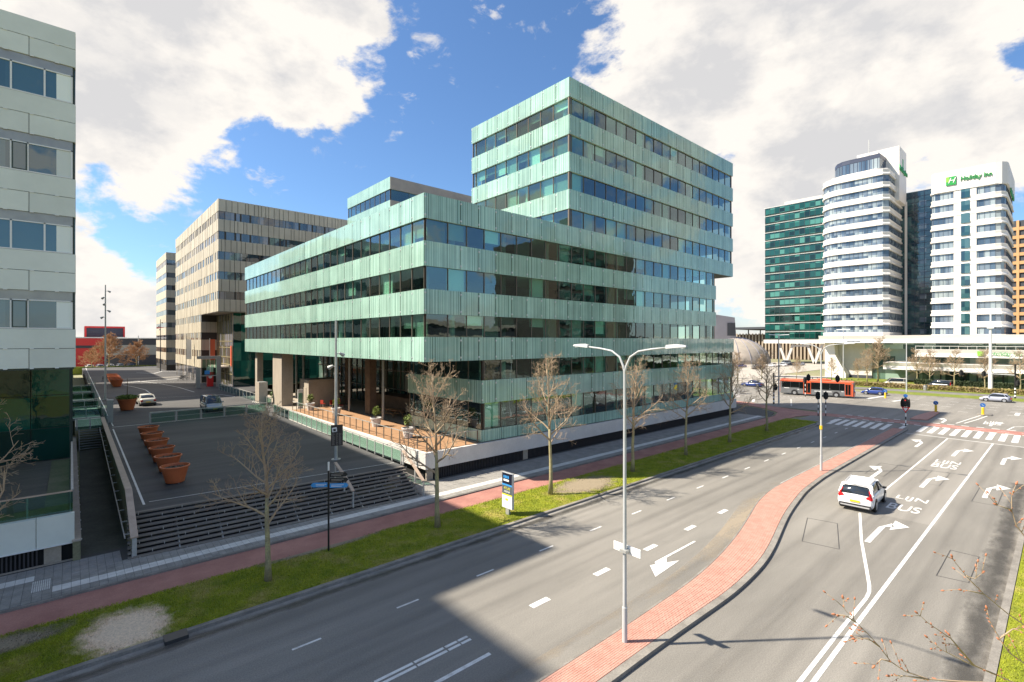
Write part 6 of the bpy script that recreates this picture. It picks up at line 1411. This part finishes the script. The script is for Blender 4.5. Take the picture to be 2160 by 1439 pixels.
def car(label, loc, rz, kind, paint, detail=True, group=None, name='parked_car', cat='car'):
    L_, W, Hh, cl, hf, hb, be, dk, wb, rf, rr, rb_, wr = KIND[kind]; t = thing(name, label, cat, loc, rz, group); h = L_/2; w = W/2
    def lower(x, zt, ws, zb):
        ww = w*ws; d = zt - zb; half = [(.0, zb), (.78*ww, zb), (.95*ww, zb + .10), (ww, zb + .38*d), (.985*ww, zb + .70*d), (.93*ww, zt - .05*d), (.80*ww, zt), (.0, zt + .02)]
        return [(x, y, z) for y, z in half] + [(x, -y, z) for y, z in half[-2:0:-1]]
    b = MB(); loft(b, [lower(h, hf*.80, .70, cl + .10), lower(h - .06, hf*.93, .84, cl + .03), lower(h - .28, hf, .94, cl), lower(h - .7, (hf*.35 + hb*.65), .985, cl), lower(wb, hb, 1, cl), lower(wb - .5, be, 1, cl), lower(0, be, 1, cl), lower(rb_ + .5, be + .02, 1, cl), lower(rb_, dk, .985, cl), lower(-h + .18, dk - (.02 if kind != 'saloon' else 0), .95, cl + .02), lower(-h + .04, dk - .14, .91, cl + .06), lower(-h, dk*.80, .86, cl + .12)]); b.build('body', paint, t, smooth=True)
    def upper(x, zr, rw, bw=.92, z0=None):
        z0 = (be - .06) if z0 is None else z0; half = [(bw*w, z0), ((bw*.6 + rw*.4)*w, z0*.6 + zr*.4), (rw*w, zr - .07), (rw*.86*w, zr), (0, zr + .025)]
        return [(x, y, z) for y, z in half] + [(x, -y, z) for y, z in half[-2::-1]]
    b = MB(); loft(b, [upper(wb + .02, hb + .01, .84), upper((wb + rf)/2, (hb + Hh)/2 + .06, .80), upper(rf, Hh - .02, .75), upper(-.4, Hh - .01, .76), upper(rr, Hh - .06, .73), upper((rr + rb_)/2, (Hh + dk)/2 + .02, .78), upper(rb_ - .01, dk + .01, .84)]); b.build('glasshouse', 'glass_car', t, smooth=True)
    def cap(x, z, rw): half = [(rw*w, z - .075), (rw*.88*w, z - .0), (0, z + .028)]; return [(x, y, zz) for y, zz in half] + [(x, -y, zz) for y, zz in half[-2::-1]]
    b = MB(); rs = [cap(rf + .04, Hh - .015, .765), cap(-.4, Hh + .0, .775), cap(rr + .02, Hh - .05, .745), cap(rr - .14, Hh - .085, .73)]; k = len(rs[0])
    for r in rs: b.v += r
    for r in rs: b.v += [(x, y*.97, z - .05) for x, y, z in r]
    n4 = len(rs)*k
    for i in range(len(rs)-1):
        for j in range(k-1): a = i*k+j; b.f += [[a, a+1, a+1+k, a+k], [n4+a, n4+a+k, n4+a+1+k, n4+a+1]]; b.mi += [0, 0]
    b.f += [list(range(k)) + [n4 + j for j in range(k)][::-1], ([(len(rs)-1)*k + j for j in range(k)] + [n4 + (len(rs)-1)*k + j for j in range(k)][::-1])[::-1]]; b.mi += [0, 0]
    b.build('roof', paint, t, smooth=True)
    for s in (-1, 1):
        for (x0, x1, wd) in ((wb - .02, rf, .07), (.0 if kind != 'van' else .2, -.12, .08), (rb_ + .55, rr + .25, .09), (rb_ + .05, rr - .05, .13)): b = MB(); b.bar((x0, s*w*.905, be - .02), (x1, s*w*.757, Hh - .06), wd, .05); b.build('pillar', paint if wd != .08 else 'trim_dark', t)
        b = MB(); b.box(-.07, .07, -.10, .10, -.06, .06); o = b.build('mirror', 'trim_dark' if kind == 'suv' else paint, t); o.location = (wb - .28, s*(w + .07), be + .04)
        b = MB(); zt0, zt1 = (cl + .55, dk + .32) if kind in ('suv', 'van') else (cl + .45, dk - .06)
        if kind in ('suv', 'van'): b.add([(-h + .00, s*w*.60, dk*.80), (-h - .01, s*w*.90, dk*.74), (-h + .10, s*w*.965, dk*.78), (-h + .24, s*w*.93, dk + .02), (rr - .16, s*w*.80, Hh - .32), (rr - .24, s*w*.70, Hh - .32), (-h + .02, s*w*.80, dk - .02), (-h + .02, s*w*.62, dk*.90)], [(0,1,6,7),(1,2,3,6),(6,3,4,5)] if s < 0 else [(7,6,1,0),(6,3,2,1),(5,4,3,6)])
        else: b.box(-h - .01, -h + .16, s*w*.62 if s > 0 else s*w*.94, s*w*.94 if s > 0 else s*w*.62, dk*.62, dk*.84)
        b.build('tail_light', 'tail_red', t)
        b = MB(); y0, y1 = sorted((s*w*.50, s*w*.86)); b.add([(h - .14, y0, hf*.76), (h - .30, y1 if s > 0 else y1, hf*.80), (h - .32, y1, hf*.98), (h - .17, y0, hf*.93)], [(0,1,2,3)]) if False else b.box(h - .30, h - .03, y0, y1, hf*.76, hf*.92); b.build('head_light', 'head_clear', t)
    for x in (h - .86 if kind != 'van' else h - .9, -h + .86):
        for s in (-1, 1):
            b = MB(); b.tube([(0, -.115, 0), (0, -.08, 0), (0, .08, 0), (0, .115, 0)], [wr*.88, wr, wr, wr*.88], 22); ty = b.build('wheel', 'tyre', t); ty.location = (x, s*(w - .10), wr)
            b = MB(); b.tube([(0, .0, 0), (0, .02, 0)], [wr*.70, wr*.62], 18); o = b.build('rim', 'rim', ty); o.location = (0, s*.11 if s > 0 else -.13, 0)
            b = MB(); b.tube([(0, 0, 0), (0, s*.012, 0)], wr*1.17, 24); o = b.build('wheel_arch', 'trim_dark', t); o.location = (x, s*(w - .008), wr + .03)
    b = MB(); b.box(-h - .03, -h + .10, -w*.88, w*.88, cl + .02, cl + .24); b.build('rear_bumper', 'trim_dark', t); b = MB(); b.box(h - .2, h + .01, -w*.75, w*.75, cl + .06, cl + .24); b.build('front_bumper', 'trim_dark', t)
    b = MB(); b.box(-h - .05, -h - .02, -.26, .26, 0, .12); o = b.build('number_plate', 'plate_yellow', t); o.location = (0, 0, cl + .36 if kind == 'suv' else cl + .3)
    b = MB(); b.box(h + .012, h + .03, -.26, .26, cl + .2, cl + .32); b.build('number_plate', 'plate_yellow', t)
    if kind == 'suv':
        b = MB(); b.box(-h - .06, -h + .06, -w*.8, w*.8, cl + .08, cl + .15); b.build('skid_plate', 'silver_trim', t)
        for s in (-1, 1): b = MB(); b.bar((rf - .1, s*w*.72, Hh + .035), (rr + .2, s*w*.70, Hh + .0), .045); b.build('roof_rail', 'silver_trim', t)
        b = MB(); b.box(-h - .012, -h + .02, -.38, .38, dk - .28, dk - .24); b.build('badge_strip', 'silver_trim', t)
    return t
car('white sport utility car driving away beside the brick island', (38.2, 8.72, .0), R(2), 'suv', 'paint_white', name='car')
car('dark blue hatchback driving along the far side of the crossing', (117.3, 25.0, .0), R(90), 'hatch', 'paint_blue', name='car'); car('silver hatchback driving past at the right edge', (119.4, 8.1, .0), R(90), 'hatch', 'paint_silver', name='car')
car('blue saloon waiting behind the bare trees left of the bus', (117, 48, .0), R(90), 'saloon', 'paint_blue', name='car'); car('champagne coloured van parked behind the yellow hedge', (143.2, 26.6, .05), R(110), 'van', 'paint_champagne'); car('dark car parked behind the hedge before the hotel', (143, 18.6, .05), R(80), 'van', 'paint_dark')
car('old pale saloon parked beside the green planter on the square', (7.4, 81.6, 2.05), R(92), 'saloon', 'paint_champagne'); car('grey people carrier facing the camera on the square', (12.7, 69.0, 2.05), R(-90), 'van', 'paint_grey')
lot = [(205, 82, 'paint_dark', 'hatch'), (212, 80, 'paint_white', 'saloon'), (219, 78, 'paint_white', 'hatch'), (226, 77, 'paint_dark', 'saloon'), (233, 76, 'paint_silver', 'hatch'), (198, 86, 'paint_blue', 'saloon'), (190, 76, 'paint_dark', 'saloon'), (240, 84, 'paint_grey', 'van')]
for i, (u, v, p, k) in enumerate(lot): car(ORD[i] + ' car in the car park below the V shaped legs, ' + p.split('_')[1] + ' ' + k, (u, v, .03), R(100 + i*7), k, p, group='cars in the far car park')
for i in range(5): car(ORD[i] + ' car from the left parked by the orange trees at the far end', (4.5 + i*2.7, 219 + (i % 2), 1.12), R(100), 'hatch', ('paint_white', 'paint_silver', 'paint_white', 'paint_grey', 'paint_dark')[i], group='cars at the far end of the square')
# bus
mat('bus_red', (.60, .10, .035), .35, coat=.4); mat('bus_grey', (.13, .135, .14), .45, (.16, .165, .17), 1.0); mat('bus_glass', (.006, .008, .008), .08, spec=.35)
t = thing('bus', 'red roofed grey city bus turning at the crossing', 'bus', (106.6, 31.8, 0), math.atan2(-12.3, 2.0))
def bring(x, w, z0, z1, r=.18): half = [(0, z0), (w - .05, z0), (w, z0 + .1), (w, z1 - r), (w - r*.4, z1 - r*.3), (w - r, z1), (0, z1 + .03)]; return [(x, y, z) for y, z in half] + [(x, -y, z) for y, z in half[-2:0:-1]]
b = MB(); loft(b, [bring(6.0, 1.16, .5, 2.7), bring(5.9, 1.24, .32, 2.95), bring(5.6, 1.27, .30, 3.0), bring(-5.8, 1.27, .30, 3.0), bring(-6.0, 1.22, .4, 2.9)]); b.build('body', 'bus_grey', t)
b = MB(); loft(b, [bring(5.95, 1.2, 2.55, 2.98), bring(5.6, 1.285, 2.55, 3.06), bring(-5.8, 1.285, 2.55, 3.06), bring(-6.02, 1.24, 2.55, 2.95)]); b.build('roof', 'bus_red', t)
b = MB(); loft(b, [bring(2.4, .8, 3.05, 3.18, .1), bring(1.6, .9, 3.05, 3.34, .1), bring(.4, .9, 3.05, 3.34, .1), bring(.0, .8, 3.05, 3.2, .1)]); b.build('roof_unit', 'bus_red', t)
for s in (-1, 1):
    xs = [-5.7, -4.2, -2.7, -2.0, -.75, .8, 2.3, 3.8, 4.6]
    for p, q in zip(xs, xs[1:]):
        if s < 0 and (p, q) == (-2.0, -.75): continue
        b = MB(); b.box(p + .02, q - .02, s*1.282 - .012, s*1.282 + .012, 1.35 if p > -2.8 else 1.5, 2.6); b.build('side_window', 'bus_glass', t)
    for x in (3.3, -2.9 - .6):
        b = MB(); b.tube([(0, -.14, 0), (0, .14, 0)], .48, 20); wl = b.build('wheel', 'tyre', t); wl.location = (x, s*1.14, .48); b = MB(); b.tube([(0, 0, 0), (0, s*.03, 0)], .28, 14); o = b.build('rim', 'rim', wl); o.location = (0, s*.14, 0)
        b = MB(); b.tube([(0, 0, 0), (0, s*.015, 0)], .58, 20); o = b.build('wheel_arch', 'trim_dark', t); o.location = (x, s*1.265, .52)
for p, q in ((-2.0, -.75), (4.65, 5.6)):
    b = MB(); b.box(p, q, -1.31, -1.272, .42, 2.62); d = b.build('door', 'bus_red', t)
    for a, c in ((p + .08, (p+q)/2 - .03), ((p+q)/2 + .03, q - .08)): b = MB(); b.box(a, c, -1.322, -1.311, .6, 2.5); b.build('door_pane', 'bus_glass', d)
b = MB(); b.box(5.65, 5.9, -1.30, -1.24, .35, 2.6); b.build('corner_panel', 'bus_red', t)
b = MB(); b.add([(6.02, -1.05, 1.1), (6.02, 1.05, 1.1), (5.98, 1.02, 2.75), (5.98, -1.02, 2.75), (5.95, -1.05, 1.1), (5.95, 1.05, 1.1), (5.92, 1.02, 2.75), (5.92, -1.02, 2.75)], [(0,1,2,3),(7,6,5,4),(0,4,5,1),(2,6,7,3)]); b.build('windscreen', 'bus_glass', t)
b = MB(); b.box(5.9, 6.08, -1.15, 1.15, .34, 1.05); b.build('front_panel', 'bus_red', t)
for y in (-.85, .85): b = MB(); b.box(6.081, 6.1, y - .16, y + .16, .6, .75); b.build('head_light', 'head_clear', t)
b = MB(); b.box(-6.05, -5.98, -1.2, 1.2, .5, 2.6); b.build('rear_panel', 'bus_red', t)
for (x, z, l) in ((-5.3, 1.3, .9), (-.2, .95, 1.1), (1.3, .95, 1.3), (2.2, 1.5, .5), (4.1, 1.1, .35), (-3.0, 1.1, .3)): b = MB(); b.box(x, x + l, -1.284, -1.274, z, z + .10); b.build('side_marking', 'white_paint', t)
